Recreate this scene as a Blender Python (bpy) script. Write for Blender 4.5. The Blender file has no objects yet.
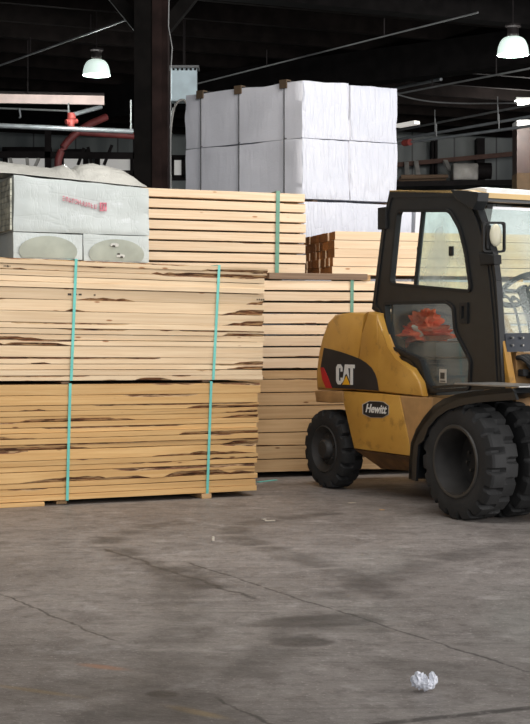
import bpy, bmesh, math, random
from mathutils import Vector, Matrix, noise
R = math.radians
C = bpy.context.scene.collection
rnd = random.Random(7)

# ------------------------------------------------------------------ camera
FP, HY, CX, H = 1500.0, 330.0, 265.0, 1.30
cam = bpy.data.cameras.new('camera'); camo = bpy.data.objects.new('camera', cam); C.objects.link(camo)
camo.location = (0, 0, H); camo.rotation_euler = (R(90), 0, 0)
cam.lens = 36 * FP / 724; cam.sensor_width = 36; cam.shift_y = (HY - 362) / 724
cam.clip_start = .05; cam.clip_end = 200
S = bpy.context.scene
S.camera = camo
S.view_settings.view_transform = 'Standard'; S.view_settings.look = 'None'
S.view_settings.gamma = 1; S.view_settings.use_curve_mapping = False
S.view_settings.exposure = 0.0


def at(px, py, D):
    return Vector(((px - CX) / FP * D, D, H - (py - HY) / FP * D))


def hit(px, py, o, d):
    """distance along the vertical plane (point o, heading d) and height seen at a pixel"""
    a = (px - CX) / FP
    # t*a = ox + s*dx ; t = oy + s*dy
    s = (o[0] - a * o[1]) / (a * d[1] - d[0])
    t = o[1] + s * d[1]
    return s, H - (py - HY) / FP * t


# ------------------------------------------------------------------ materials
def new_mat(name):
    m = bpy.data.materials.new(name); m.use_nodes = True
    nt = m.node_tree; b = nt.nodes['Principled BSDF']
    return m, nt, b


class N:
    def __init__(s, nt): s.nt = nt
    def __call__(s, t, **kw):
        n = s.nt.nodes.new('ShaderNode' + t)
        for k, v in kw.items():
            if k.startswith('i_'):
                key = k[2:]; key = int(key) if key.isdigit() else key
                if hasattr(v, 'is_linked'): s.nt.links.new(v, n.inputs[key])
                else: n.inputs[key].default_value = v
            else: setattr(n, k, v)
        return n
    def link(s, a, b): s.nt.links.new(a, b)
    def math(s, op, a, b=0.0, clamp=False):
        n = s.nt.nodes.new('ShaderNodeMath'); n.operation = op; n.use_clamp = clamp
        for i, v in enumerate((a, b)):
            if hasattr(v, 'is_linked'): s.nt.links.new(v, n.inputs[i])
            else: n.inputs[i].default_value = v
        return n.outputs[0]
    def mix(s, f, a, b, mode='MIX'):
        n = s.nt.nodes.new('ShaderNodeMix'); n.data_type = 'RGBA'; n.blend_type = mode
        for i, v in ((0, f), (6, a), (7, b)):
            if hasattr(v, 'is_linked'): s.nt.links.new(v, n.inputs[i])
            else: n.inputs[i].default_value = v if i == 0 else (*v, 1)
        return n.outputs[2]
    def step(s, v, lo, hi, inv=False):
        n = s.nt.nodes.new('ShaderNodeMapRange'); n.clamp = True; n.interpolation_type = 'SMOOTHSTEP'
        s.nt.links.new(v, n.inputs[0]); n.inputs[1].default_value = lo; n.inputs[2].default_value = hi
        n.inputs[3].default_value = 1 if inv else 0; n.inputs[4].default_value = 0 if inv else 1
        return n.outputs[0]
    def coords(s, scale=(1, 1, 1), rand=True, kind='Object'):
        tc = s.nt.nodes.new('ShaderNodeTexCoord')
        mp = s('Mapping', i_Vector=tc.outputs[kind]); mp.inputs['Scale'].default_value = scale
        if rand:
            oi = s('ObjectInfo'); m = s.math('MULTIPLY', oi.outputs['Random'], 73.0)
            s.link(m, mp.inputs['Location'])
        return mp.outputs[0]
    def noise(s, vec, scale=5, detail=3, rough=.5):
        n = s('TexNoise', i_Vector=vec, i_Scale=scale, i_Detail=detail, i_Roughness=rough)
        return n.outputs['Fac']
    def bump(s, h, strength, dist, target):
        b = s('Bump', i_Height=h, i_Strength=strength, i_Distance=dist); s.link(b.outputs[0], target)


def srgb(r, g, b):
    f = lambda c: (c / 255 / 12.92) if c / 255 <= .04045 else ((c / 255 + .055) / 1.055) ** 2.4
    return (f(r), f(g), f(b))


def plain(name, col, rough=.5, metal=0.0, var=.12, scale=6, emit=0.0, bump=0.0, spec=.5):
    m, nt, b = new_mat(name); n = N(nt)
    f = n.noise(n.coords(), scale, 4)
    dark = tuple(c * (1 - var * 2) for c in col); lite = tuple(min(1, c * (1 + var)) for c in col)
    c = n.mix(n.step(f, .3, .7), dark, lite)
    n.link(c, b.inputs['Base Color'])
    b.inputs['Roughness'].default_value = rough; b.inputs['Metallic'].default_value = metal; b.inputs['Specular IOR Level'].default_value = spec
    if emit:
        n.link(c, b.inputs['Emission Color']); b.inputs['Emission Strength'].default_value = emit
    if bump: n.bump(n.noise(n.coords(), scale * 8, 3), bump, .01, b.inputs['Normal'])
    return m


def wood(name, a, c2, streak, stain_amt=.5, knots=True, spread=.25, rough=.75):
    m, nt, b = new_mat(name); n = N(nt)
    v = n.coords((1.0, 18, 30))
    base = n.mix(n.step(n.noise(v, 1.6, 4, .6), .3, .72), a, c2)
    big = n.noise(n.coords((.9, 4, 4)), 1.0, 2)
    base = n.mix(n.math('MULTIPLY', n.step(big, .35, .75), .35), base, tuple(x * .72 for x in c2))
    st = n.noise(n.coords((.55, 22, 34)), 1.3, 5, .62)
    base = n.mix(n.math('MULTIPLY', n.step(st, .62, .72), stain_amt), base, streak)
    if knots:
        k = n('TexVoronoi', i_Vector=n.coords((3.1, 9, 11)), i_Scale=1.0, feature='F1')
        base = n.mix(n.step(k.outputs['Distance'], .045, .10, True), base, tuple(x * 1.1 for x in streak))
    oi = n('ObjectInfo')
    val = n.math('ADD', n.math('MULTIPLY', oi.outputs['Random'], spread), 1 - spread * .55)
    hs = n('HueSaturation', i_Value=val, i_Color=base)
    hs.inputs['Saturation'].default_value = 1
    n.link(hs.outputs[0], b.inputs['Base Color']); b.inputs['Roughness'].default_value = rough
    n.bump(n.noise(n.coords((2, 40, 60)), 2, 3), .25, .004, b.inputs['Normal'])
    return m


def plastic(name, col, rough=.35, wr=.6, vertical=True, tint=None):
    m, nt, b = new_mat(name); n = N(nt)
    w1 = n.noise(n.coords((9, 9, 1.6) if vertical else (2, 2, 5)), 1.0, 3, .6)
    w2 = n.noise(n.coords((3, 3, 3)), 2.5, 5, .6)
    rid = n.math('ABSOLUTE', n.math('SUBTRACT', w1, .5)); rid = n.step(rid, 0, .12)
    rid2 = n.step(n.math('ABSOLUTE', n.math('SUBTRACT', w2, .5)), 0, .06)
    h = n.math('ADD', n.math('MULTIPLY', rid, .7), n.math('MULTIPLY', rid2, .35))
    n.bump(h, wr, .02, b.inputs['Normal'])
    c = n.mix(n.step(n.noise(n.coords((1, 1, 1)), 1.7, 3), .35, .7), col, tint or tuple(x * .88 for x in col))
    n.link(c, b.inputs['Base Color']); b.inputs['Roughness'].default_value = rough
    b.inputs['Coat Weight'].default_value = .2; b.inputs['Coat Roughness'].default_value = .2
    return m


def glass(name, tint, gloss=.08, haze=0.0):
    m = bpy.data.materials.new(name); m.use_nodes = True; nt = m.node_tree; n = N(nt)
    nt.nodes.remove(nt.nodes['Principled BSDF']); out = nt.nodes['Material Output']
    t = n('BsdfTransparent', i_Color=(*tint, 1)); g = n('BsdfGlossy', i_Roughness=.03)
    lw = n('LayerWeight', i_Blend=.5)
    ms = n('MixShader'); n.link(n.math('ADD', n.math('MULTIPLY', n.math('POWER', lw.outputs['Facing'], 4.0), .5), gloss, True), ms.inputs[0])
    n.link(t.outputs[0], ms.inputs[1]); n.link(g.outputs[0], ms.inputs[2])
    d = n('BsdfDiffuse', i_Color=(.75, .78, .76, 1)); mh = n('MixShader')
    hz = n.noise(n.coords((1, 1, 1), rand=False), 3.0, 4)
    n.link(n.math('MULTIPLY', n.step(hz, .2, .8), haze * 2), mh.inputs[0])
    n.link(ms.outputs[0], mh.inputs[1]); n.link(d.outputs[0], mh.inputs[2]); n.link(mh.outputs[0], out.inputs[0])
    return m


M = {}
M['wood_pale'] = wood('weathered pale lumber', srgb(240, 214, 178), srgb(226, 194, 154), srgb(160, 112, 76), .5, spread=.24)
M['wood_gold'] = wood('golden lumber', srgb(228, 187, 128), srgb(212, 165, 104), srgb(122, 80, 46), .55, spread=.24)
M['wood_cream'] = wood('fresh cream timber', srgb(243, 218, 186), srgb(232, 200, 162), srgb(176, 124, 82), .3, spread=.14)
M['wood_tan'] = wood('tan timber', srgb(214, 178, 132), srgb(196, 156, 108), srgb(120, 82, 46), .45, spread=.2)
M['end_grain'] = wood('brown end grain', srgb(178, 120, 64), srgb(140, 90, 46), srgb(84, 50, 26), .5, knots=False, spread=.7)
M['dunnage'] = wood('grey dunnage', srgb(150, 124, 100), srgb(120, 96, 76), srgb(70, 52, 38), .5)

def bark():
    m, nt, b = new_mat('bark wane'); n = N(nt)
    f = n.noise(n.coords((4, 14, 30)), 2.0, 5, .65); g = n.noise(n.coords((2.2, 8, 22)), 3.0, 4, .6)
    c = n.mix(n.step(f, .36, .62), srgb(66, 44, 34), srgb(140, 96, 66))
    c = n.mix(n.step(g, .47, .57), c, srgb(188, 156, 116))
    n.link(c, b.inputs['Base Color']); b.inputs['Roughness'].default_value = .9
    n.bump(f, .6, .01, b.inputs['Normal']); return m
M['bark'] = bark()
M['inner'] = wood('inner boards', srgb(170, 140, 98), srgb(150, 118, 78), srgb(60, 40, 22), .5)
M['strap_teal'] = plain('teal strap', srgb(112, 204, 192), .4, var=.06)
M['strap_green'] = plain('green strap', srgb(104, 150, 128), .4, var=.06)
M['strap_dark'] = plain('dark steel strap', srgb(40, 40, 42), .5, var=.05)
M['cardboard'] = plain('brown corner board', srgb(92, 74, 54), .8)
M['wrap_white'] = plastic('white lumber wrap', srgb(226, 226, 232), .42, .10)

def stretch():
    m, nt, b = new_mat('clear stretch wrap over grey panels'); n = N(nt)
    a = n.noise(n.coords((1.0, 1.0, 5)), 1.3, 3, .5); c2 = n.noise(n.coords((7, 7, 2)), 1.5, 4, .6)
    r1 = n.step(n.math('ABSOLUTE', n.math('SUBTRACT', a, .5)), 0, .03); r2 = n.step(n.math('ABSOLUTE', n.math('SUBTRACT', c2, .5)), 0, .04)
    n.bump(n.math('ADD', r1, n.math('MULTIPLY', r2, .8)), .13, .010, b.inputs['Normal'])
    w = n.noise(n.coords((1, 1, 2)), 2.4, 4)
    c = n.mix(n.step(w, .35, .7), srgb(188, 194, 190), srgb(200, 206, 203))
    cloud = n.noise(n.coords((2, 2, 5)), 3.5, 5, .65)
    c = n.mix(n.math('MULTIPLY', n.step(cloud, .55, .75), .5), c, srgb(222, 226, 227))
    n.link(c, b.inputs['Base Color']); b.inputs['Roughness'].default_value = .3; return m
M['wrap_clear'] = stretch()
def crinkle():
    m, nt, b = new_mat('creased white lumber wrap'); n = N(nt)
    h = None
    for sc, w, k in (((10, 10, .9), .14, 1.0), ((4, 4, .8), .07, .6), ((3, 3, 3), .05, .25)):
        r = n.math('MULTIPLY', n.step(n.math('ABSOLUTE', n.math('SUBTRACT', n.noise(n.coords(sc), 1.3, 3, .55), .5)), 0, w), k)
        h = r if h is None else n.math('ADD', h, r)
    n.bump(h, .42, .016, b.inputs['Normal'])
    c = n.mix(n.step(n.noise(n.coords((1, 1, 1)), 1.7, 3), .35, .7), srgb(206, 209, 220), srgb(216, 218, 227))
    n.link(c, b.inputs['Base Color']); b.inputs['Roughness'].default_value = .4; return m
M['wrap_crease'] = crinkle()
M['wrap_sheet'] = plastic('loose cream plastic', srgb(206, 204, 195), .4, .25, False)
M['panel_olive'] = plain('olive grey panel', srgb(166, 170, 156), .5, var=.08)
M['panel_edge'] = plain('dark layered panel edges', srgb(184, 184, 168), .6, var=.25, scale=14)
M['print_red'] = plain('red print', srgb(212, 120, 134), .5, var=.25, scale=40)
M['ink'] = plain('black ink stamp', srgb(58, 48, 40), .7, var=.3, scale=60)
M['yellow'] = None
M['black'] = plain('black cab paint', srgb(25, 27, 29), .45, var=.12, scale=9)
M['black_matte'] = plain('matte black rubber', srgb(26, 26, 26), .65, var=.15)
M['underside'] = plain('sill brown with painted shade', srgb(112, 78, 40), .7, var=.25)  # darker brown puts the sill's shade into its colour
M['decal'] = plain('charcoal decal', srgb(38, 38, 40), .45, var=.1)
M['white_paint'] = plain('white letters', srgb(226, 224, 218), .5, var=.03)
M['logo_yellow'] = plain('logo triangle', srgb(240, 176, 40), .5, var=.03)
M['red_refl'] = plain('red reflector', srgb(190, 40, 44), .35, var=.1)
M['rubber'] = plain('tyre rubber', srgb(36, 36, 36), .8, var=.18, scale=7, bump=.15)
M['rim'] = plain('dark dusty wheel', srgb(44, 42, 40), .6, var=.2)
M['rim_lip'] = plain('worn rim lip', srgb(60, 57, 53), .55, var=.15)
M['steel'] = plain('worn steel', srgb(150, 148, 144), .4, .6)
M['tan_trim'] = plain('tan roof strip', srgb(206, 172, 112), .5, var=.06)
M['roof_white'] = plain('white roof panel', srgb(222, 222, 220), .45, var=.04)
M['ivory'] = plain('ivory lamp lens', srgb(222, 216, 190), .25, var=.03)
M['navy'] = plain('dark blue grey dash', srgb(46, 52, 62), .5)
M['seat'] = plain('grey seat vinyl', srgb(84, 88, 88), .6, var=.15)
M['seat_dark'] = plain('dark seat base', srgb(60, 64, 64), .6)
M['hivis'] = plain('hi-vis orange cloth', srgb(255, 96, 56), .65, var=.2, scale=8)
M['paper'] = plain('white paper', srgb(232, 234, 242), .7, var=.04)
M['scrap'] = plain('pale scrap', srgb(190, 180, 165), .8)
M['teal_scrap'] = M['strap_teal']
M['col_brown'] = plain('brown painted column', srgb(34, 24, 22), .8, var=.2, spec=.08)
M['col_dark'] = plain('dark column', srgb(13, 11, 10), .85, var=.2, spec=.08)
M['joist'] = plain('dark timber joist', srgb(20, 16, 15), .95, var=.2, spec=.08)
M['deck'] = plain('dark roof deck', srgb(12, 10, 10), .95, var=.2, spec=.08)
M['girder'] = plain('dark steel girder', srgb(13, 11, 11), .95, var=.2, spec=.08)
M['pink_beam'] = plain('pale primed beam', srgb(232, 206, 198), .6, var=.06)
M['pipe'] = plain('galvanised pipe', srgb(140, 143, 146), .35, .4, var=.08)
M['pipe_dim'] = plain('grey pipe', srgb(112, 112, 112), .5, .2, var=.1)
M['pipe_red'] = plain('red pipe', srgb(112, 46, 45), .6, var=.12)
M['valve'] = plain('orange red valve', srgb(140, 56, 50), .6, var=.08)
M['box_blue'] = plain('pale blue grey cabinet', srgb(190, 206, 212), .5, var=.06)
M['conduit'] = plain('grey conduit', srgb(150, 146, 140), .45, .3)
M['rack_dark'] = plain('dark racking', srgb(34, 30, 30), .6, spec=.08)
M['brown_rail'] = plain('rusty rail', srgb(96, 66, 54), .7)
M['lean_grey'] = plain('pale leaning board', srgb(176, 172, 166), .7)
M['cupboard'] = plain('dark brown cupboard', srgb(62, 44, 38), .5)
M['crate'] = plain('tan crate', srgb(150, 122, 92), .7)
M['glow'] = None


def yellow_paint():
    m, nt, b = new_mat('worn yellow paint'); n = N(nt)
    v = n.coords((1, 1, 1), rand=False)
    base = n.mix(n.step(n.noise(v, 2.2, 4), .3, .7), srgb(206, 156, 70), srgb(184, 134, 54))
    d = n.noise(v, 9, 6, .65)
    base = n.mix(n.math('MULTIPLY', n.step(d, .54, .70), .5), base, srgb(120, 84, 40))
    n.link(base, b.inputs['Base Color']); b.inputs['Roughness'].default_value = .42
    b.inputs['Coat Weight'].default_value = .15
    return m
M['yellow'] = yellow_paint()
M['yellow_dirty'] = plain('dusty faded yellow', srgb(176, 134, 84), .6, var=.12)
M['glass_side'] = glass('tinted cab glass', (.84, .95, .91), .04, .22)
M['glass_front'] = glass('dusty windscreen', (.80, .88, .85), .02, .16)
M['glass_low'] = glass('dusty lower pane', (.90, .93, .92), .03, .035)


def glow(name, col, s):
    m, nt, b = new_mat(name); n = N(nt)
    f = n.noise(n.coords(), 3, 2)
    c = n.mix(f, tuple(x * .92 for x in col), col)
    n.link(c, b.inputs['Base Color']); n.link(c, b.inputs['Emission Color']); b.inputs['Emission Strength'].default_value = s
    return m
M['glow'] = glow('glowing lamp dome', (.82, .98, .90), .62)
M['tube'] = glow('fluorescent tube', (1, .97, .9), 2.2)
M['tube_dim'] = glow('ageing fluorescent tube', (1, .95, .88), .45)
M['pane'] = glow('daylit dusty window pane', (.80, .78, .74), .28)


# ------------------------------------------------------------------ mesh helpers
def obj(name, bm, mats, parent=None, loc=None, smooth=None):
    me = bpy.data.meshes.new(name); bmesh.ops.recalc_face_normals(bm, faces=bm.faces); bm.to_mesh(me); bm.free()
    for m in (mats if isinstance(mats, (list, tuple)) else [mats]): me.materials.append(M[m] if isinstance(m, str) else m)
    if smooth:
        me.polygons.foreach_set('use_smooth', [True] * len(me.polygons)); me.set_sharp_from_angle(angle=R(smooth))
    o = bpy.data.objects.new(name, me); C.objects.link(o)
    if parent: o.parent = parent
    if loc: o.location = loc
    return o


def tag(o, label, cat, group=None):
    o['label'] = label; o['category'] = cat
    if group: o['group'] = group
    return o


def thing(name, label, cat, loc=(0, 0, 0), rz=0, group=None):
    o = bpy.data.objects.new(name, None); C.objects.link(o); o.location = loc; o.rotation_euler = (0, 0, rz)
    o.empty_display_size = .1
    return tag(o, label, cat, group)


def struct(name, bm, mats, **k):
    o = obj(name, bm, mats, **k); o['kind'] = 'structure'; return o


def box(bm, x0, x1, y0, y1, z0, z1, mi=0, bevel=0):
    vs = [bm.verts.new((x, y, z)) for z in (z0, z1) for y in (y0, y1) for x in (x0, x1)]
    fs = [bm.faces.new([vs[i] for i in q]) for q in ((0, 2, 3, 1), (4, 5, 7, 6), (0, 1, 5, 4), (2, 6, 7, 3), (0, 4, 6, 2), (1, 3, 7, 5))]
    for f in fs: f.material_index = mi
    if bevel:
        bmesh.ops.bevel(bm, geom=list({e for f in fs for e in f.edges}), offset=bevel, segments=2, affect='EDGES', profile=.6)
    return bm


def nb(*a, **k): return box(bmesh.new(), *a, **k)


def beam(bm, p, q, w, h, mi=0):
    """rectangular bar from p to q, w sideways, h in height"""
    p, q = Vector(p), Vector(q); d = (q - p).normalized()
    up = Vector((0, 0, 1)) if abs(d.z) < .95 else Vector((0, 1, 0))
    s = d.cross(up).normalized() * w / 2; t = s.cross(d).normalized() * h / 2
    vs = [bm.verts.new(b + i * s + j * t) for b in (p, q) for i, j in ((-1, -1), (1, -1), (1, 1), (-1, 1))]
    for f in ((0, 1, 2, 3), (7, 6, 5, 4), (0, 4, 5, 1), (1, 5, 6, 2), (2, 6, 7, 3), (3, 7, 4, 0)):
        bm.faces.new([vs[i] for i in f]).material_index = mi
    return bm


def tube(bm, pts, r, n=10, mi=0):
    pts = [Vector(p) for p in pts]; rings = []
    for i, p in enumerate(pts):
        a = pts[max(0, i - 1)]; b = pts[min(len(pts) - 1, i + 1)]; d = (b - a).normalized()
        up = Vector((0, 0, 1)) if abs(d.z) < .9 else Vector((0, 1, 0))
        s = d.cross(up).normalized(); t = s.cross(d).normalized()
        rr = r[i] if isinstance(r, (list, tuple)) else r
        rings.append([bm.verts.new(p + rr * (math.cos(k * 2 * math.pi / n) * s + math.sin(k * 2 * math.pi / n) * t)) for k in range(n)])
    for A, B in zip(rings, rings[1:]):
        for k in range(n): bm.faces.new((A[k], A[(k + 1) % n], B[(k + 1) % n], B[k])).material_index = mi
    bm.faces.new(rings[0][::-1]).material_index = mi; bm.faces.new(rings[-1]).material_index = mi
    return bm


def bez(p, q, r_, s, n=10):
    p, q, r_, s = map(Vector, (p, q, r_, s)); o = []
    for i in range(n + 1):
        t = i / n; o.append((1 - t) ** 3 * p + 3 * (1 - t) ** 2 * t * q + 3 * (1 - t) * t * t * r_ + t ** 3 * s)
    return o


def prism(poly, y0, y1, bevel=0, bm=None, seg=2):
    """polygon of (x,z) swept from y0 to y1"""
    bm = bm or bmesh.new()
    a = [bm.verts.new((x, y0, z)) for x, z in poly]; b = [bm.verts.new((x, y1, z)) for x, z in poly]
    fs = [bm.faces.new(a), bm.faces.new(b[::-1])]; n = len(poly)
    for i in range(n): fs.append(bm.faces.new((a[i], b[i], b[(i + 1) % n], a[(i + 1) % n])))
    if bevel:
        es = [e for e in fs[0].edges] + [e for e in fs[1].edges]
        bmesh.ops.bevel(bm, geom=es, offset=bevel, segments=seg, affect='EDGES', profile=.5)
    return bm


def plate(outer, holes, y0, y1):
    """flat plate of (x,z) with openings, thickness y0..y1"""
    bm = bmesh.new(); es = []
    for loop in [outer] + holes:
        vs = [bm.verts.new((x, y0, z)) for x, z in loop]
        es += [bm.edges.new((vs[i], vs[(i + 1) % len(vs)])) for i in range(len(vs))]
    r = bmesh.ops.triangle_fill(bm, use_beauty=True, use_dissolve=False, edges=es)
    fs = [g for g in r['geom'] if isinstance(g, bmesh.types.BMFace)]
    e = bmesh.ops.extrude_face_region(bm, geom=fs)
    bmesh.ops.translate(bm, vec=(0, y1 - y0, 0), verts=[g for g in e['geom'] if isinstance(g, bmesh.types.BMVert)])
    return bm


def rounded(poly, r, n=5):
    out = []
    L = len(poly)
    for i in range(L):
        p = Vector(poly[i]); a = Vector(poly[i - 1]); b = Vector(poly[(i + 1) % L])
        da, db = a - p, b - p
        rr = min(r, da.length * .45, db.length * .45)
        s, e = p + da.normalized() * rr, p + db.normalized() * rr
        for k in range(n + 1):
            t = k / n; q = (1 - t) ** 2 * s + 2 * t * (1 - t) * p + t * t * e; out.append((q.x, q.y))
    return out


def ring(outer, inner, y0, y1):
    return plate(outer, [inner], y0, y1)


def scale_poly(poly, k):
    cx = sum(p[0] for p in poly) / len(poly); cz = sum(p[1] for p in poly) / len(poly)
    return [(cx + (x - cx) * k, cz + (z - cz) * k) for x, z in poly]


def inset(poly, d):
    """move each vertex of a polygon inward by d"""
    n = len(poly); ar = sum(poly[i][0] * poly[(i + 1) % n][1] - poly[(i + 1) % n][0] * poly[i][1] for i in range(n))
    sg = 1 if ar > 0 else -1; out = []
    for i in range(n):
        a, p, b = Vector(poly[i - 1]), Vector(poly[i]), Vector(poly[(i + 1) % n])
        d1, d2 = (p - a).normalized(), (b - p).normalized()
        n1, n2 = Vector((-d1.y, d1.x)) * sg, Vector((-d2.y, d2.x)) * sg
        m = (n1 + n2); m = m.normalized() if m.length > 1e-6 else n1
        q = p + m * d / max(.45, m.dot(n1)); out.append((q.x, q.y))
    return out


def lathe(prof, n=48, bm=None, mi=0, axis='y'):
    """profile of (axial, radius)"""
    bm = bm or bmesh.new(); rings = []
    for a, r in prof:
        ring_ = []
        for k in range(n):
            t = 2 * math.pi * k / n; c, s = max(r, 1e-4) * math.cos(t), max(r, 1e-4) * math.sin(t)
            ring_.append(bm.verts.new((c, a, s) if axis == 'y' else (c, s, a)))
        rings.append(ring_)
    for A, B in zip(rings, rings[1:]):
        for k in range(n): bm.faces.new((A[k], A[(k + 1) % n], B[(k + 1) % n], B[k])).material_index = mi
    return bm


def text_obj(s, size, mat, parent, name, mtx, shear=0, off=0.0, ext=.001):
    cu = bpy.data.curves.new('t', 'FONT'); cu.body = s; cu.size = size; cu.shear = shear; cu.offset = off; cu.extrude = ext
    cu.align_x = 'CENTER'; cu.align_y = 'CENTER'; cu.resolution_u = 4
    to = bpy.data.objects.new('t', cu); C.objects.link(to)
    dg = bpy.context.evaluated_depsgraph_get()
    me = bpy.data.meshes.new_from_object(to.evaluated_get(dg)); bpy.data.objects.remove(to)
    me.materials.clear(); me.materials.append(M[mat]); me.transform(mtx)
    o = bpy.data.objects.new(name, me); C.objects.link(o); o.parent = parent
    return o


# ------------------------------------------------------------------ setting
def make_floor():
    m, nt, b = new_mat('worn warehouse concrete'); n = N(nt)
    tc = n('TexCoord'); P = tc.outputs['Object']
    def nz(scale, sc, det=4, ro=.55, loc=(0, 0, 0), rot=0):
        mp = n('Mapping', i_Vector=P); mp.inputs['Scale'].default_value = scale; mp.inputs['Location'].default_value = loc
        mp.inputs['Rotation'].default_value = (0, 0, rot)
        return n.noise(mp.outputs[0], sc, det, ro)
    a = nz((1, 1, 1), .55, 4); bb = nz((1, 1, 1), 2.6, 6, .65, (3, 1, 0)); c_ = nz((1, 1, 1), 22, 5, .7, (1, 7, 0))
    col = n.mix(n.step(a, .32, .68), srgb(122, 115, 110), srgb(146, 139, 134))
    col = n.mix(n.math('MULTIPLY', n.step(bb, .46, .64), .5), col, srgb(98, 91, 86))
    col = n.mix(n.math('MULTIPLY', n.step(c_, .5, .75), .5), col, srgb(84, 78, 72))
    pale = nz((1, 1, 1), 4.2, 5, .7, (9, 4, 0))
    col = n.mix(n.math('MULTIPLY', n.step(pale, .54, .68), .35), col, srgb(188, 182, 178))
    fine = nz((1, 1, 1), 55, 3, .7, (4, 9, 0)); mid = nz((1, 1, 1), 9, 5, .7, (6, 2, 0))
    col = n.mix(n.math('MULTIPLY', n.step(mid, .50, .62), .42), col, srgb(84, 77, 72))
    col = n.mix(n.math('MULTIPLY', n.step(mid, .34, .46, True), .22), col, srgb(168, 162, 156))
    col = n.mix(n.math('MULTIPLY', n.step(fine, .58, .68), .6), col, srgb(184, 178, 172))
    col = n.mix(n.math('MULTIPLY', n.step(fine, .28, .38, True), .5), col, srgb(70, 64, 60))
    # scrapes drawn out by dragging forks and loads
    sw = nz((.5, 7, 1), 2.0, 4, .6, (2, 2, 0), R(-28))
    col = n.mix(n.math('MULTIPLY', n.step(sw, .54, .68), .35), col, srgb(86, 80, 75))
    sx = n('SeparateXYZ', i_0=P); X, Y = sx.outputs[0], sx.outputs[1]
    wob = n.math('MULTIPLY', n.math('SUBTRACT', nz((1, 1, 1), 3, 4, .6), .5), .10)
    wob2 = n.math('MULTIPLY', n.math('SUBTRACT', nz((1, 1, 1), 14, 4, .6), .5), .03)
    wobs = n.math('ADD', wob, wob2)
    def fl(px, py):
        D = FP * H / (py - HY); return ((px - CX) / FP * D, D)
    def line(p, q, w, soft, wobk=1.0):
        (x0, y0), (x1, y1) = p, q; L = math.hypot(x1 - x0, y1 - y0); dx, dy = (x1 - x0) / L, (y1 - y0) / L
        d = n.math('ADD', n.math('MULTIPLY', n.math('SUBTRACT', X, x0), -dy), n.math('MULTIPLY', n.math('SUBTRACT', Y, y0), dx))
        d = n.math('ABSOLUTE', n.math('ADD', d, n.math('MULTIPLY', wobs, wobk)))
        t = n.math('ADD', n.math('MULTIPLY', n.math('SUBTRACT', X, x0), dx), n.math('MULTIPLY', n.math('SUBTRACT', Y, y0), dy))
        inside = n.math('MULTIPLY', n.step(t, 0, .06), n.step(t, L - .06, L, True))
        return n.math('MULTIPLY', n.step(d, w, w + soft, True), inside)
    def blob(c, rx, ry, rot=0, soft=.22, amp=4.5):
        cx, cy = c; ca, sa = math.cos(rot), math.sin(rot)
        dx, dy = n.math('SUBTRACT', X, cx), n.math('SUBTRACT', Y, cy)
        u = n.math('DIVIDE', n.math('ADD', n.math('MULTIPLY', dx, ca), n.math('MULTIPLY', dy, sa)), rx)
        v = n.math('DIVIDE', n.math('SUBTRACT', n.math('MULTIPLY', dy, ca), n.math('MULTIPLY', dx, sa)), ry)
        r = n.math('SQRT', n.math('ADD', n.math('MULTIPLY', u, u), n.math('MULTIPLY', v, v)))
        r = n.math('ADD', r, n.math('MULTIPLY', wobs, amp * 2))
        return n.step(r, 1 - soft, 1 + soft, True)
    def arc(c, rad, w, soft):
        dx, dy = n.math('SUBTRACT', X, c[0]), n.math('SUBTRACT', Y, c[1])
        r = n.math('SQRT', n.math('ADD', n.math('MULTIPLY', dx, dx), n.math('MULTIPLY', dy, dy)))
        d = n.math('ABSOLUTE', n.math('ADD', n.math('SUBTRACT', r, rad), wob))
        return n.step(d, w, w + soft, True)
    for p, q, w, s, k in ((fl(-30, 582), fl(118, 642), .002, .010, 1), (fl(185, 562), fl(560, 682), .002, .012, .7),
                          (fl(360, 727), fl(560, 704), .010, .022, .6), (fl(215, 695), fl(290, 735), .004, .01, 1),
                          (fl(100, 548), fl(260, 600), .004, .02, 1.4)):
        col = n.mix(n.math('MULTIPLY', n.math('MULTIPLY', line(p, q, w, s, k), .8), n.step(mid, .3, .5)), col, srgb(48, 42, 38))
    for c, rx, ry, rot, k, cc in ((fl(318, 621), .28, .14, .2, .62, (52, 45, 40)), (fl(300, 642), .13, .10, 0, .65, (50, 43, 38)),
                                  (fl(163, 694), .06, .05, 0, .75, (46, 36, 28)), (fl(350, 628), .2, .1, -.4, .35, (60, 54, 48)),
                                  (fl(160, 720), .32, .3, .4, .4, (60, 55, 50)), (fl(70, 690), .35, .15, .5, .3, (66, 60, 54)),
                                  (fl(205, 697), .08, .06, 0, .4, (60, 52, 46)), (fl(440, 670), .3, .12, -.6, .35, (70, 64, 58))):
        col = n.mix(n.math('MULTIPLY', blob(c, rx, ry, rot), k), col, srgb(*cc))
    for c, rx, ry, rot, k, cc in ((fl(103, 667), .10, .03, -.5, .4, (190, 120, 70)), (fl(196, 712), .12, .025, -.7, .35, (170, 140, 70)),
                                  (fl(30, 690), .2, .02, -.5, .3, (160, 130, 70))):
        col = n.mix(n.math('MULTIPLY', blob(c, rx, ry, rot, .6, 5), k), col, srgb(*cc))
    # curved tyre tracks
    for trk, w, k in (([(215, 590), (180, 574), (130, 557), (108, 545), (112, 536), (135, 529), (190, 521)], .07, .6), ([(400, 600), (330, 568), (262, 546), (230, 535), (240, 526), (275, 519), (340, 512)], .07, .55),
                      ([(176, 560), (182, 600), (176, 650), (150, 724)], .12, .42), ([(520, 545), (430, 560), (330, 600), (240, 680)], .10, .42)):
        acc = None
        for p, q in zip(trk, trk[1:]):
            l_ = line(fl(*p), fl(*q), w * .6, .12, .8); acc = l_ if acc is None else n.math('MAXIMUM', acc, l_)
        col = n.mix(n.math('MULTIPLY', n.math('MULTIPLY', acc, k), n.step(bb, .25, .55)), col, srgb(58, 52, 48))
    n.link(col, b.inputs['Base Color'])
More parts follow.
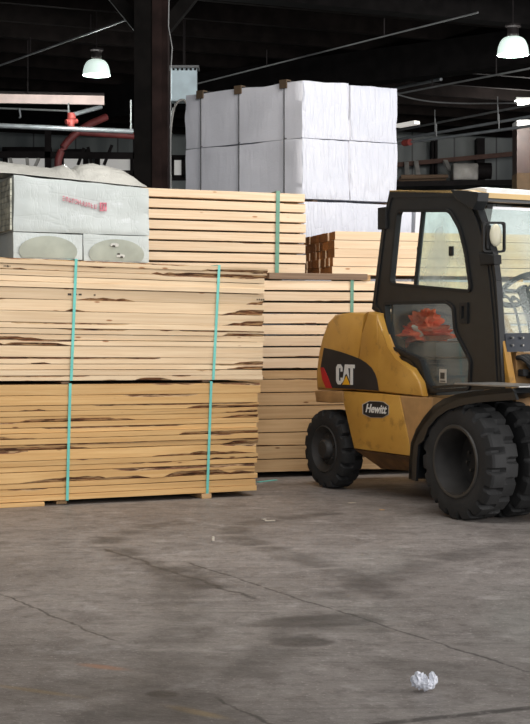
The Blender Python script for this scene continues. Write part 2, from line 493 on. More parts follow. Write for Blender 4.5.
    n.link(n.math('ADD', n.math('MULTIPLY', bb, .25), .42), b.inputs['Roughness'])
    n.bump(n.math('ADD', c_, n.math('MULTIPLY', bb, .6)), .35, .012, b.inputs['Normal'])
    bm = nb(-18, 18, -8, 34, -.12, 0)
    struct('floor', bm, [m])
make_floor()

CEIL = 5.55
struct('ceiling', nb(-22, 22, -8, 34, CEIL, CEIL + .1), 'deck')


def corrugated():
    m, nt, b = new_mat('grey ribbed wall sheeting'); n = N(nt)
    tc = n('TexCoord'); sx = n('SeparateXYZ', i_0=tc.outputs['Object'])
    w = n.math('SINE', n.math('MULTIPLY', sx.outputs[0], 15.0))
    big = n.math('ABSOLUTE', n.math('SUBTRACT', n.math('FRACT', n.math('MULTIPLY', sx.outputs[0], 1.15)), .5))
    col = n.mix(n.step(n.noise(n.coords((1, 1, .4), rand=False), 1.5, 4), .3, .7), srgb(98, 104, 104), srgb(124, 128, 126))
    col = n.mix(n.step(big, .0, .03, True), col, srgb(48, 48, 48))
    n.link(col, b.inputs['Base Color']); b.inputs['Roughness'].default_value = .5
    n.bump(w, .3, .03, b.inputs['Normal'])
    return m
M['sheeting'] = corrugated()
struct('wall_back', nb(-22, 22, 31, 31.2, 0, CEIL), 'sheeting')

# ceiling joists recede to the right, girders run across them
e1 = Vector((math.cos(R(23)), math.sin(R(23)), 0)); e2 = Vector((-math.sin(R(23)), math.cos(R(23)), 0))
gdir = Vector((math.cos(R(38)), -math.sin(R(38)), 0))
for i in range(15):
    c = Vector((0, 16.0 + i * 1.15, 5.40))
    L0, L1 = -13, 13
    p, q = c + e1 * L0, c + e1 * L1
    if q.y > 30.8: q = c + e1 * ((30.8 - c.y) / e1.y)
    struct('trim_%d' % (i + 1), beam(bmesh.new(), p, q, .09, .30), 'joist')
# one deep girder passing over the wrapped stacks, another at the top right
g0 = at(400, 78, 21.0); g0.z = 5.02
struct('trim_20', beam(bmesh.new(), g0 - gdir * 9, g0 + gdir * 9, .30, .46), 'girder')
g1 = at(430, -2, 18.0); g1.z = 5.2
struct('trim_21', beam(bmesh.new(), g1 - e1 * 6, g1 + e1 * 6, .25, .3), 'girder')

# ------------------------------------------------------------------ steel column
cx, cD = (152.5 - CX) / FP * 14.5, 14.5
col = thing('steel_column', 'dark brown steel column with knee braces behind the left lumber stacks', 'column', (cx, cD, 0))
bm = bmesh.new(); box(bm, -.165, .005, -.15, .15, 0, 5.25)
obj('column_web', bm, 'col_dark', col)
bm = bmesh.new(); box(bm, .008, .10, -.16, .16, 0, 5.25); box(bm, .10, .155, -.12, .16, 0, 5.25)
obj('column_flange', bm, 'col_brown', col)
for s, mt in ((-1, 'col_dark'), (1, 'col_dark')):
    obj('knee_brace', beam(bmesh.new(), (s * .12, .05, 4.22), (s * .95, .05, 5.24), .14, .12), mt, col)
obj('base_plate', nb(-.25, .25, -.25, .25, 0, .03), 'col_dark', col)
bm = bmesh.new()
pts = [(.185, -.17, 2.0), (.185, -.17, 3.75), (.20, -.17, 4.0), (.165, -.17, 4.2), (.18, -.17, 5.2)]
tube(bm, pts, .006, 8); obj('conduit', bm, 'pipe_dim', col)

# ------------------------------------------------------------------ lumber
def wane_fn(seed, amt, bias=0.0):
    r = random.Random(seed)
    w = [(r.uniform(.5, 4.5), r.uniform(0, 6.28), r.uniform(.4, 1)) for _ in range(5)]
    b = r.choice((-2.0, -1.3, -.9, -.5, -.2, .2)) + bias
    def f(x, e=0.0):
        v = b + e + sum(a * math.sin(k * x + p) for k, p, a in w) * .55 + .55 * noise.noise(Vector((x * 5, seed * 3.1, 0))) + .35 * noise.noise(Vector((x * 17, seed * 3.1, 5)))
        return max(.0015, min(1, v)) * amt if v > 0 else .0015
    return f


def board_bm(L, w, h, seed, wane=.02, seg=.05, env=None):
    bm = bmesh.new(); n = max(2, int(L / seg)); fb, ft = wane_fn(seed, wane), wane_fn(seed + 500, wane * .8)
    rings = []
    for i in range(n + 1):
        x = -L / 2 + L * i / n; e_ = env(x - L / 2) if env else 0; cb, ct = min(fb(x, e_), h * .55), min(ft(x, e_ * .6), h * .25)
        if cb < .004: cb = .0015
        if ct < .004: ct = .0015
        jz = .0012 * noise.noise(Vector((x * 2, seed, 7)))
        pr = [(-w / 2 + cb * 1.0, -h / 2), (-w / 2 + cb * .10, -h / 2 + cb), (-w / 2 + ct * .1, h / 2 - ct), (-w / 2 + ct, h / 2), (w / 2, h / 2), (w / 2, -h / 2)]
        rings.append(([bm.verts.new((x, y, z + jz)) for y, z in pr], cb, ct))
    for (A, b0, t0), (B, b1, t1) in zip(rings, rings[1:]):
        for k in range(6):
            f = bm.faces.new((A[k], A[(k + 1) % 6], B[(k + 1) % 6], B[k]))
            if (k == 0 and max(b0, b1) > .006) or (k == 2 and max(t0, t1) > .006): f.material_index = 1
    bm.faces.new(rings[0][0]); bm.faces.new(rings[-1][0][::-1])
    return bm


def strap_bm(x_top, x_bot, z_bot, z_top, depth, w=.022, slack=0):
    """flat band round a pack, front run slightly slanted; pack front at y=0"""
    bm = bmesh.new(); t = .0035
    o = .006
    P = [((x_bot, -o, z_bot - o), (x_top, -o, z_top + o)), ((x_top, -o, z_top + o), (x_top, depth + o, z_top + o)),
         ((x_top, depth + o, z_top + o), (x_bot, depth + o, z_bot - o)), ((x_bot, depth + o, z_bot - o), (x_bot, -o, z_bot - o))]
    for a, b in P:
        a, b = Vector(a), Vector(b); s = Vector((w / 2, 0, 0))
        d = (b - a).normalized(); nn = d.cross(s).normalized() * t / 2
        vs = [bm.verts.new(q + i * s + j * nn) for q in (a, b) for i, j in ((-1, -1), (1, -1), (1, 1), (-1, 1))]
        for f in ((0, 1, 2, 3), (7, 6, 5, 4), (0, 4, 5, 1), (1, 5, 6, 2), (2, 6, 7, 3), (3, 7, 4, 0)): bm.faces.new([vs[i] for i in f])
    return bm


def pack(name, label, group, o, ang, L, depth, z0l, z0r, z1l, z1r, rows, mat, straps=(), strap_mat='strap_teal', wane=.02, bw=.14,
         xr=None, gapf=.06, jit=.006, endj=.025, ref=2.0, seedb=0, nvar=None, heights=None, inner='inner', envs=None, vary=0.0, shift_top=0.0):
    """strapped pack of boards: right front edge at local x=0, running to -x; z0/z1 = bottom/top heights at x=-ref (l) and x=0 (r)"""
    t = thing(name, label, 'lumber', (o[0], o[1], 0), ang, group)
    r = random.Random(seedb + 11)
    tot = heights or [1.0 + r.uniform(-vary, vary) for _ in range(rows)]; sm = sum(tot); acc = 0
    bmi = bmesh.new(); ncol = max(1, int(round((depth - bw) / bw)))
    for k in range(rows):
        f0, f1 = acc / sm, (acc + tot[k]) / sm; acc += tot[k]
        fm = (f0 + f1) / 2
        zl = z0l + (z1l - z0l) * fm; zr = z0r + (z1r - z0r) * fm
        pitch = ((z1l - z0l) + (z1r - z0r)) / 2 * (f1 - f0)
        h = pitch - (gapf * min(pitch, .10) if gapf > .05 else .0025) - (r.uniform(0, .010) if gapf > .1 else r.uniform(0, .0015))
        ex = (xr[k] if xr else 0) + r.uniform(-endj, endj * .3) + shift_top * fm
        LL = L + r.uniform(-.02, .02); bend = r.uniform(-1, 1)
        b = obj('board', board_bm(LL, bw - .004, h, seedb * 37 + k * 7 + 1, wane, env=(envs or {}).get(k)), [mat, 'bark'], t)
        sl = math.atan2(zr - zl, ref) + r.uniform(-.0012, .0012)
        b.location = (ex - LL / 2, bw / 2 + r.uniform(-jit, jit), (zr + (zl - zr) / ref * (LL / 2 - ex)))
        b.rotation_euler = (0, -sl, 0)
        # boards behind the front row
        for c in range(1, ncol + 1):
            y0 = c * bw + .002; xx = ex + r.uniform(-.03, .02)
            s2 = (zl - zr) / ref
            vs = []
            for zz in (-h / 2, h / 2):
                for yy in (y0, y0 + bw - .004):
                    for x in (xx - L, xx): vs.append(bmi.verts.new((x, yy, zr + zz - s2 * x)))
            for q in ((0, 2, 3, 1), (4, 5, 7, 6), (0, 1, 5, 4), (2, 6, 7, 3), (0, 4, 6, 2), (1, 3, 7, 5)): bmi.faces.new([vs[i] for i in q])
    ib = obj('inner_boards', bmi, inner, t); ib['kind'] = 'stuff'
    for (xt, xb, za, zb, w) in straps:
        obj('strap', strap_bm(xt, xb, za, zb, depth, w), strap_mat, t)
    return t


def near_end(reach, k): return lambda x: k * max(0, 1 - abs(x) / reach) if abs(x) < reach else 0
def spot(c, half, k): return lambda x: k * max(0, 1 - ((x - c) / half) ** 2) - .3
UP_ENV = {16 - 5: near_end(.7, 1.6), 16 - 6: near_end(.95, 1.9), 16 - 7: near_end(.6, 1.8), 16 - 9: spot(-.25, .35, 1.6), 16 - 11: near_end(.6, 1.6), 16 - 14: near_end(.8, 1.4), 16 - 15: spot(-.4, .5, 1.5), 16 - 2: spot(-.25, .3, 1.4), 8: spot(-1.2, .7, 1.2), 5: spot(-1.75, .3, 1.2), 13: spot(-1.6, .6, 1.0)}
LO_ENV = {16 - 1: spot(-.75, .6, 1.8), 16 - 2: near_end(.9, 2.2), 16 - 3: near_end(.75, 2.0), 16 - 0: spot(-.9, .5, 1.3), 16 - 7: spot(-.35, .4, 1.7), 16 - 4: spot(-1.55, .4, 1.2), 3: spot(-.5, .3, 1.0), 1: spot(-1.7, .3, 1.2)}
# front stack -------------------------------------------------------------
A_ANG = R(22.9); A_O = (-.063, 11.75); A_D = (math.cos(A_ANG), math.sin(A_ANG))
def AX(px, py): return hit(px, py, A_O, A_D)
up_r = [0] * 21
lowstr = []
for (pt, pb) in (((70, 385), (67, 503)), ((211, 385), (207, 497))):
    xt, zt = AX(*pt); xb, zb = AX(*pb); lowstr.append((xt, xb, max(.04, zb), .895, .021))
upstr = []
for (pt, pb) in (((76, 260), (71, 379)), ((219, 266), (213, 379))):
    xt, zt = AX(*pt); xb, zb = AX(*pb); upstr.append((xt, xb, .93 if xt < -1 else .922, zt, .021))
x_up_top, x_up_bot = AX(267, 268)[0], AX(263, 378)[0]
x_lo_top, x_lo_bot = AX(260, 385)[0], AX(257, 496)[0]
lo = pack('lumber_pack', 'golden brown strapped lumber pack on the floor, lowest of the front left stack', 'strapped lumber packs', A_O, A_ANG, 4.6, .98,
          .034, .045, .900, .888, 17, 'wood_gold', lowstr, wane=.042, seedb=1, xr=[x_lo_bot + (x_lo_top - x_lo_bot) * k / 16 for k in range(17)], gapf=.03, jit=.009, envs=LO_ENV, heights=[2, 1.8, 1, 1, 1, 1, 1, 1, 1, 1, 1.9, 1, 1, 2, 1, 1.2, 1.1][::-1])
up = pack('lumber_pack', 'weathered pale strapped lumber pack on top of the golden pack at front left', 'strapped lumber packs', A_O, A_ANG, 4.6, .98,
          .926, .912, 1.833, 1.79, 17, 'wood_pale', upstr, wane=.042, seedb=2, xr=[x_up_bot + (x_up_top - x_up_bot) * k / 16 for k in range(17)], gapf=.03, jit=.009, envs=UP_ENV, heights=[1, 1, 1, 1, 1, 2, 2, 2, 1, 1, 1, 1, 2, 1.2, 1, 1, .9][::-1])
# grade stamps inked on board faces
kids = [c for c in up.children if c.name.startswith('board')]
def stamp(px, py, wpx, n, hpx=3):
    x, z = AX(px, py); best = min(kids, key=lambda c: abs(c.location.z + (c.location.x - x) * math.tan(-c.rotation_euler.y) * -1 - z))
    bm = bmesh.new(); w = wpx * .0078; r = random.Random(int(px))
    for i in range(n):
        a = x - best.location.x + i * w / n
        box(bm, a, a + w / n * r.uniform(.4, .75), -.0705, -.0685, -.008 * r.uniform(.5, 1), .008 * r.uniform(.5, 1))
    obj('grade_stamp', bm, 'ink', best)
stamp(68, 297, 16, 3); stamp(94, 298, 3, 1); stamp(257, 298, 9, 4); stamp(4, 268, 7, 5)

# stickers between the two front packs and bearers beneath
def stick(name, label, x, o, ang, depth, z0, z1, mat, w=.07, group=None, y0=.0, zt=0):
    d = Vector((math.cos(ang), math.sin(ang), 0)); 
    ob = obj(name, nb(-w / 2, w / 2, 0, depth, 0, z1 - z0, bevel=.002), mat)
    nrm = Vector((-math.sin(ang), math.cos(ang), 0)); p = Vector((o[0], o[1], 0)) + d * x + nrm * y0
    ob.location = (p.x, p.y, z0); ob.rotation_euler = (0, 0, ang)
    return tag(ob, label, 'wood strip', group)
for x, lab in ((AX(207, 381)[0], 'thin wood strip between the front packs, under the right teal strap'),
               (AX(66, 381)[0], 'thin wood strip between the front packs, near the left teal strap'),
               (-3.6, 'thin wood strip between the front packs, out at their left end')):
    zz = .895 - x * .003
    stick('sticker', lab, x, A_O, A_ANG, .9, zz - .0005, zz + .0155, 'dunnage', .06, 'strips between front packs', .02)
for x, lab in ((AX(206, 497)[0], 'short wood bearer on the floor under the right teal strap of the golden pack'),
               (-1.55, 'wood bearer on the floor under the golden pack, left of its left strap'), (-3.6, 'wood bearer under the left end of the golden pack')):
    stick('bearer', lab, x, A_O, A_ANG, .9, 0, .037, 'wood_tan', .08, 'bearers under golden pack', -.015 if x > -1 else .08)
# split bottom boards that rest on the floor at the left
x0, _ = AX(-60, 508); x1, _ = AX(44, 507)
bm = board_bm(x1 - x0, .13, .030, 91, .012)
o = obj('loose_board', bm, ['wood_gold', 'bark'])
d = Vector((A_D[0], A_D[1], 0)); nr = Vector((-A_D[1], A_D[0], 0)); p = Vector((*A_O, 0)) + d * ((x0 + x1) / 2) + nr * .05
o.location = (p.x, p.y, .0155); o.rotation_euler = (0, 0, A_ANG)
tag(o, 'loose board lying on the floor under the left end of the golden pack', 'board')

# far stacks of square timbers ---------------------------------------------
B_ANG = R(15); BD = (math.cos(B_ANG), math.sin(B_ANG)); BN = (-BD[1], BD[0])
B0 = (0.0, 13.2)
def line_pt(s, back=0.0): return (B0[0] + BD[0] * s + BN[0] * back, B0[1] + BD[1] * s + BN[1] * back)
def BX(px, py, back=0.0): return hit(px, py, line_pt(0, back), BD)
far_end = 3.3
E = line_pt(far_end)
sx_ = BX(352, 300)[0] - far_end
pack('timber_pack', 'tan square timber pack on the floor between golden pack and forklift wheel', 'square timber packs', E, B_ANG, 4.9, 1.0,
     .045, .045, .945, .945, 8, 'wood_tan', [], wane=.010, bw=.105, seedb=5, heights=[1.07] * 7 + [.72], gapf=.075, jit=.004, endj=.01)
pack('timber_pack', 'cream square timber pack with green strap, stacked on the tan timber pack', 'square timber packs', E, B_ANG, 4.9, 1.0,
     .957, .957, 1.745, 1.745, 8, 'wood_cream', [(sx_, sx_ - .01, .955, 1.747, .03)], 'strap_green', wane=.007, bw=.105, seedb=6, gapf=.12, jit=.004, endj=.01)
xu, zu = BX(306, 192, .1)
xs, _ = BX(278, 230, .1); xs -= xu
E2 = line_pt(xu, .1)
pack('timber_pack', 'cream eight-row timber pack with green strap in front of the white wrapped stack', 'square timber packs', E2, B_ANG, 2.3, .95,
     1.805, 1.80, 2.545, 2.522, 8, 'wood_cream', [(xs, xs - .012, 1.803, 2.528, .035)], 'strap_green', wane=.008, bw=.105, seedb=7, gapf=.12, jit=.004, endj=.012, ref=1.4)
for s, lab in ((xu - .25, 'right wood block under the upper eight-row timber pack'), (xu - 2.0, 'left wood block under the upper eight-row timber pack')):
    stick('spacer_block', lab, s, B0, B_ANG, .9, 1.745, 1.802, 'dunnage', .09, 'blocks under the upper timber pack', .16)
for s, lab in ((-.9, 'left bearer under the tan timber pack'), (.6, 'second bearer under the tan timber pack'), (2.6, 'right bearer under the tan timber pack')):
    stick('bearer', lab, s, B0, B_ANG, .95, 0, .048, 'rack_dark', .09, 'bearers under tan timber pack', .12)
    stick('sticker', lab.replace('bearer under the tan timber pack', 'strip between tan and cream timber packs'), s, B0, B_ANG, .95, .942, .958, 'dunnage', .06, 'strips between timber packs', .12)
# plank lying along the top front edge of the cream pack
xa, _ = BX(269, 275); xb, _ = BX(367, 276)
o = obj('loose_plank', board_bm(xb - xa, .10, .055, 77, .01), ['dunnage', 'bark'])
p = line_pt((xa + xb) / 2, .035); o.location = (p[0], p[1], 1.776); o.rotation_euler = (0, R(.25), B_ANG)
tag(o, 'grey weathered plank lying along the top edge of the cream timber pack', 'plank')

# small pack of square timbers with brown ends showing
xr0, _ = BX(335, 250, .12)
rp = thing('timber_pack', 'small five-row timber pack with brown end grain showing, left of the forklift cab', 'lumber', (*line_pt(xr0, .12), 0), B_ANG, 'square timber packs')
r = random.Random(3)
zrow = 1.795; hr = .079; wr = .098
for k in range(5):
    for c in range(10):
        L = 2.4; h = hr * r.uniform(.93, .98); w = wr * .965
        bm = bmesh.new(); off = r.uniform(-.010, .012) - (.03 if k < 2 else 0)
        box(bm, off, L, 0, w, 0, h, bevel=.0015)
        for f in bm.faces:
            if f.calc_center_median().x < off + .004: f.material_index = 1
        ob = obj('timber', bm, ['wood_cream', 'end_grain'], rp); ob.location = (0, c * wr, zrow + k * hr + r.uniform(0, .002))
for s, lab in ((xr0 + .3, 'left strip under the small brown-ended timber pack'), (xr0 + 1.8, 'right strip under the small brown-ended timber pack')):
    stick('sticker', lab, s, B0, B_ANG, .9, 1.745, 1.796, 'wood_tan', .09, 'strips under small pack', .14)

# ------------------------------------------------------------------ wrapped packs
def wrap_bm(plan, z0, z1, amp, cuts=12, seed=0, zt=None, fold=0.0):
    """plan: front-left, front-right, back-right, back-left (x,y); zt optional top z at those corners"""
    bm = bmesh.new(); bmesh.ops.create_cube(bm, size=1)
    bmesh.ops.subdivide_edges(bm, edges=bm.edges[:], cuts=cuts, use_grid_fill=True)
    zt = zt or [z1] * 4
    for v in bm.verts:
        u, w, t = v.co.x + .5, v.co.y + .5, v.co.z + .5
        a = [(1 - u) * (1 - w), u * (1 - w), u * w, (1 - u) * w]
        x = sum(k * p[0] for k, p in zip(a, plan)); y = sum(k * p[1] for k, p in zip(a, plan)); zz = z0 + (sum(k * p for k, p in zip(a, zt)) - z0) * t
        q = Vector((x, y, zz)); d = noise.noise_vector(q * 3.2 + Vector((seed, 0, 0))) * amp + noise.noise_vector(q * 9 + Vector((0, seed, 0))) * amp * .45
        ed = sum(1 for s in (u, w, t) if s < .01 or s > .99)
        if ed >= 2: d += (Vector((sum(p[0] for p in plan) / 4, sum(p[1] for p in plan) / 4, (z0 + z1) / 2)) - q).normalized() * amp * .6
        if t < .01: d.z = 0
        v.co = q + d
    for f in bm.faces:
        f.normal_update()
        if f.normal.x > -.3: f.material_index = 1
    return bm


def wpt(px, D): return Vector(((px - CX) / FP * D, D))
c0 = wpt(303, 15.0); cA = wpt(185, 15.96); cB = wpt(349.5, 15.2); cB2 = wpt(351, 15.21); cC = wpt(397.5, 15.43)
sideA = cA - c0
def skew(p, q, k=1.0): return [tuple(p), tuple(q), tuple(q + sideA * k), tuple(p + sideA * k)]
ZW = [2.613, 3.222, 3.80]
for lv, nm in ((0, 'lower'), (1, 'upper')):
    z0, z1 = ZW[lv] + .002, ZW[lv + 1] - .001
    t = thing('wrapped_lumber_pack', ('bottom' if lv == 0 else 'topmost') + ' long white wrapped pack with three dark straps on its grey side', 'wrapped lumber', (c0.x, c0.y, z0), 0, 'white wrapped packs')
    pl = [(p[0] - c0.x, p[1] - c0.y) for p in skew(c0, cB)]
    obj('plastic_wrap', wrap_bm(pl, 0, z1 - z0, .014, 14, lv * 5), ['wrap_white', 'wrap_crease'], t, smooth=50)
    sd = sideA.normalized(); sn = Vector((-abs(sd.y), -abs(sd.x)))  # outward of the left side
    for px in (201.5, 239.5, 284.8):
        s, _ = hit(px, 120, c0, sd)
        base = sd * s + sn * .012
        a = Vector((base.x, base.y, 0))
        bm = bmesh.new(); beam(bm, a, a + Vector((0, 0, z1 - z0 + .008)), .012, .010)
        b0 = a + Vector((0, 0, z1 - z0 + .012)); ac = (cB - c0)
        beam(bm, b0, b0 + Vector((ac.x, ac.y, 0)), .016, .008)
        obj('strap', bm, 'strap_dark', t)
        if lv == 1:
            pr = bmesh.new(); q = a + Vector((sn.x * .014, sn.y * .014, 0))
            beam(pr, q + Vector((-.035, .028, z1 - z0 - .02)), q + Vector((.035, -.028, z1 - z0 - .02)), .018, .085)
            beam(pr, q + Vector((-.035, .028, z1 - z0 + .016)) + Vector((.02, .02, 0)), q + Vector((.035, -.028, z1 - z0 + .016)) + Vector((.02, .02, 0)), .07, .014)
            obj('corner_board', pr, 'cardboard', t)
    t = thing('wrapped_lumber_pack', ('bottom' if lv == 0 else 'topmost') + ' short white wrapped pack at the right end of the white stack', 'wrapped lumber', (cB2.x, cB2.y, z0), 0, 'white wrapped packs')
    pl = [(p[0] - cB2.x, p[1] - cB2.y) for p in skew(cB2, cC)]
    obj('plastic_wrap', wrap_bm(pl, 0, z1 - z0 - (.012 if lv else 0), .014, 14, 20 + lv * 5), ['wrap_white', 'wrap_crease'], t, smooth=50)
cD0 = wpt(303.5, 15.02); cD1 = wpt(412, 15.5)
for k in range(4):
    z1 = 2.592 - k * .64; z0 = z1 - .62
    pl = skew(cD0, cD1); base = cD0
    t = thing('wrapped_lumber_pack', ('plain white wrapped pack under the tall white stack, above the small brown-ended timbers',
              'white wrapped pack second from top of the support pile under the white stack', 'white wrapped pack third from top of the support pile under the white stack',
              'white wrapped pack at floor level under the white stack')[k], 'wrapped lumber', (base.x, base.y, z0), 0, 'white support packs')
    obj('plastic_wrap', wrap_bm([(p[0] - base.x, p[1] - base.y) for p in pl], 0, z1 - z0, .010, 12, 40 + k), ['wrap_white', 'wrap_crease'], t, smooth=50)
    for f, nm_ in ((.15, 'left'), (.85, 'right')):
        a = cD0 + (cD1 - cD0) * f
        bm = bmesh.new(); q = Vector((a.x, a.y, 0)) + Vector((sideA.x, sideA.y, 0)) * .04
        zz0 = z1 - .003 if k == 0 else z1 - .003
        beam(bm, q + Vector((0, 0, z1 + .009)), q + Vector((sideA.x, sideA.y, 0)) * .92 + Vector((0, 0, z1 + .009)), .08, .02)
        o = obj('spacer_strip', bm, 'dunnage'); tag(o, '%s wood strip %s' % (nm_, ('under the strapped long white pack', 'below the plain white wrapped pack', 'below the second support pack', 'on top of the floor-level white pack')[k]), 'wood strip', 'strips in the white stack')
cE0, cE1 = wpt(415, 15.52), wpt(575, 16.1); sideB = Vector((-.35, 1.0))
for k in range(4):
    z1 = 2.60 - k * .645; z0 = z1 - .625 if k < 3 else 0.0
    pl = [cE0, cE1, cE1 + sideB, cE0 + sideB]
    t = thing('wrapped_lumber_pack', ('white wrapped pack seen through the cab windows, highest of its pile', 'white wrapped pack behind the cab, second from top of its pile',
              'white wrapped pack behind the cab, third from top of its pile', 'white wrapped pack behind the cab at floor level')[k], 'wrapped lumber', (cE0.x, cE0.y, z0), 0, 'white packs behind the cab')
    obj('plastic_wrap', wrap_bm([(p[0] - cE0.x, p[1] - cE0.y) for p in pl], 0, z1 - z0, .010, 12, 60 + k), ['wrap_white', 'wrap_white'], t, smooth=50)
    if k < 3:
        for f, nm_ in ((.2, 'left'), (.8, 'right')):
            q = (cE0 + (cE1 - cE0) * f).to_3d() + sideB.to_3d() * .04 + Vector((0, 0, z0 - .010))
            tag(obj('spacer_strip', beam(bmesh.new(), q, q + sideB.to_3d() * .9, .08, .018), 'dunnage'), '%s wood strip under the %s white pack behind the cab' % (nm_, ('highest', 'second', 'third')[k]), 'wood strip', 'strips behind the cab')
for f, nm_ in ((.15, 'left'), (.85, 'right')):
    a = cD0 + (cD1 - cD0) * f; q = Vector((a.x, a.y, .026)) + Vector((sideA.x, sideA.y, 0)) * .04
    tag(obj('bearer', beam(bmesh.new(), q, q + Vector((sideA.x, sideA.y, 0)) * .92, .09, .052), 'dunnage'), nm_ + ' floor bearer under the white support pile', 'wood strip', 'floor bearers under white stack')

# bales on top of the front stack
BL = .20
o2 = (A_O[0] - A_D[1] * BL, A_O[1] + A_D[0] * BL)
def CXX(px, py): return hit(px, py, o2, A_D)
xl, ztl = CXX(13, 174); xr_, ztr = CXX(149, 188); xm, zm = CXX(83, 233); _, zml = CXX(13, 231); _, zmr = CXX(149, 235.5)
def apt(x, y): return (o2[0] + A_D[0] * x - A_D[1] * y, o2[1] + A_D[1] * x + A_D[0] * y)
ztop = lambda x: 1.79 - x * (.043 / 2.0) + .008
DP = .72
for (xa, xb, lab, sd) in ((xl, xm - .003, 'lower left wrapped grey bale on the pale front lumber', 3), (xm + .003, xr_, 'lower right wrapped grey bale on the pale front lumber, with torn spots', 9)):
    t = thing('wrapped_bale', lab, 'wrapped bale', (*apt(xa, 0), ztop(xa)), A_ANG, 'wrapped grey bales')
    W = xb - xa
    obj('stretch_wrap', wrap_bm([(0, 0), (W, 0), (W, DP), (0, DP)], -.006, 0, .004, 10, sd, zt=[zml - .006 - ztop(xa), zmr - .006 - ztop(xa)] * 1 + [zmr - .006 - ztop(xa), zml - .006 - ztop(xa)]), ['wrap_clear', 'wrap_clear'], t, smooth=50)
    el = [(W / 2 + math.cos(a) * W * .42, .055 + max(-.05, math.sin(a) * .115)) for a in [i * math.pi * 2 / 28 for i in range(28)]]
    obj('panel_face', prism(el, -.008, -.004), 'panel_olive', t)
    if sd == 9:
        bm = bmesh.new()
        for (px, py) in ((114, 245), (120, 256)):
            x, z = CXX(px, py); x -= xa; z -= ztop(xa)
            prism(rounded([(x - .035, z - .008), (x + .03, z - .014), (x + .035, z + .008), (x, z + .016), (x - .03, z + .01)], .008), -.016, -.012, bm=bm)
        obj('torn_patch', bm, 'wrap_sheet', t)
        bm = bmesh.new()
        for (px, py) in ((113, 246), (121, 257), (118, 254)):
            x, z = CXX(px, py); x -= xa; z -= ztop(xa)
            prism([(x - .012, z - .006), (x + .012, z - .007), (x + .010, z + .005), (x - .008, z + .006)], -.0175, -.0155, bm=bm)
        obj('dark_tear', bm, 'ink', t)
t = thing('wrapped_bale', 'wide shiny wrapped bale with red print on top of the two lower bales', 'wrapped bale', (*apt(xl, 0), zml), A_ANG, 'wrapped grey bales')
W = xr_ - xl + .01
obj('stretch_wrap', wrap_bm([(0, 0), (W, 0), (W, DP), (0, DP)], 0, 0, .012, 16, 17, zt=[ztl - zml, ztr - zml, ztr - zml, ztl - zml]), ['wrap_clear', 'wrap_clear'], t, smooth=50)
for v in t.children[0].data.vertices:
    if v.co.z < .03: v.co.z += (zmr - zml) * max(0, min(1, v.co.x / W)) - .001
bm = bmesh.new()
for k in range(9):
    z0, z1 = .01 + k * .043, .01 + k * .043 + .036
    box(bm, -.020, -.006, .01, DP - .03, z0, z1 + .004)
obj('panel_edges', bm, 'panel_edge', t)
# red print: a run of small smudged letters and a filled mark
bm = bmesh.new(); r = random.Random(5)
for i in range(11):
    px = 62 + i * 3.15; py = 198.5 + i * .82; x, z = CXX(px, py); x -= xl; z -= zml; w = .011; hh = .017
    for (a, b_, c, d_) in r.sample([(0, .004, -hh, hh), (w * 1.2, w * 1.2 + .004, -hh, hh), (0, w * 1.4, hh - .006, hh), (0, w * 1.4, -hh, -hh + .006), (0, w * 1.3, -.003, .003)], 3):
        box(bm, x + a, x + b_, -.021, -.016, z + c, z + d_)
x, z = CXX(99, 206); x -= xl; z -= zml
for q in ((0, .055, .012, .026), (0, .014, -.03, .012), (.02, .034, -.03, .012), (.041, .055, -.03, .012), (0, .055, -.04, -.032)): box(bm, x + q[0], x + q[1], -.021, -.016, z + q[2], z + q[3])
obj('red_print', bm, 'print_red', t)
# crumpled loose plastic over the bale
bm = bmesh.new(); nx, ny = 44, 12
prof = [(0, .065), (.2, .055), (.4, .05), (.49, .095), (.53, .05), (.58, .10), (.68, .125), (.87, .10), (.95, .06), (1, .01)]
def pf(u):
    for (a, b_), (c, d_) in zip(prof, prof[1:]):
        if a <= u <= c: return b_ + (d_ - b_) * (u - a) / (c - a)
    return 0
grid = [[None] * (ny + 1) for _ in range(nx + 1)]
for i in range(nx + 1):
    for j in range(ny + 1):
        u, v = i / nx, j / ny; x = -.10 + (W + .08) * u; y = .02 + (DP - .02) * v
        zb = (ztl - zml) + ((ztr - zml) - (ztl - zml)) * max(0, min(1, x / W))
        z = zb + .012 + .012 * min(1, v * 3) + pf(u) * math.sin(math.pi * min(1, v * 1.3)) * 1.0 + .03 * math.sin(math.pi * min(1, v * 1.3)) + abs(noise.noise(Vector((x * 9, y * 9, 2)))) * .013 * min(1, v * 5)
        grid[i][j] = bm.verts.new((x, y, z))
for i in range(nx):
    for j in range(ny): bm.faces.new((grid[i][j], grid[i + 1][j], grid[i + 1][j + 1], grid[i][j + 1]))
e = bmesh.ops.extrude_face_region(bm, geom=bm.faces[:]); bmesh.ops.translate(bm, vec=(0, 0, -.004), verts=[g for g in e['geom'] if isinstance(g, bmesh.types.BMVert)])
obj('loose_cover', bm, 'wrap_sheet', t)

# ------------------------------------------------------------------ forklift
TH = R(29.9); FD = (math.sin(TH), -math.cos(TH)); SD = (-math.cos(TH), -math.sin(TH)); FO = (.515, 12.26)
fk = thing('forklift', 'yellow and black forklift with dual front tyres, cab and worn paint', 'forklift', (FO[0], FO[1], 0), math.atan2(FD[1], FD[0]))
def K(px, py, v): return hit(px, py, (FO[0] + SD[0] * v, FO[1] + SD[1] * v), FD)
def KP(pts, v): return [K(a, b, v) for a, b in pts]
WID = 1.26   # body width; local y = -v

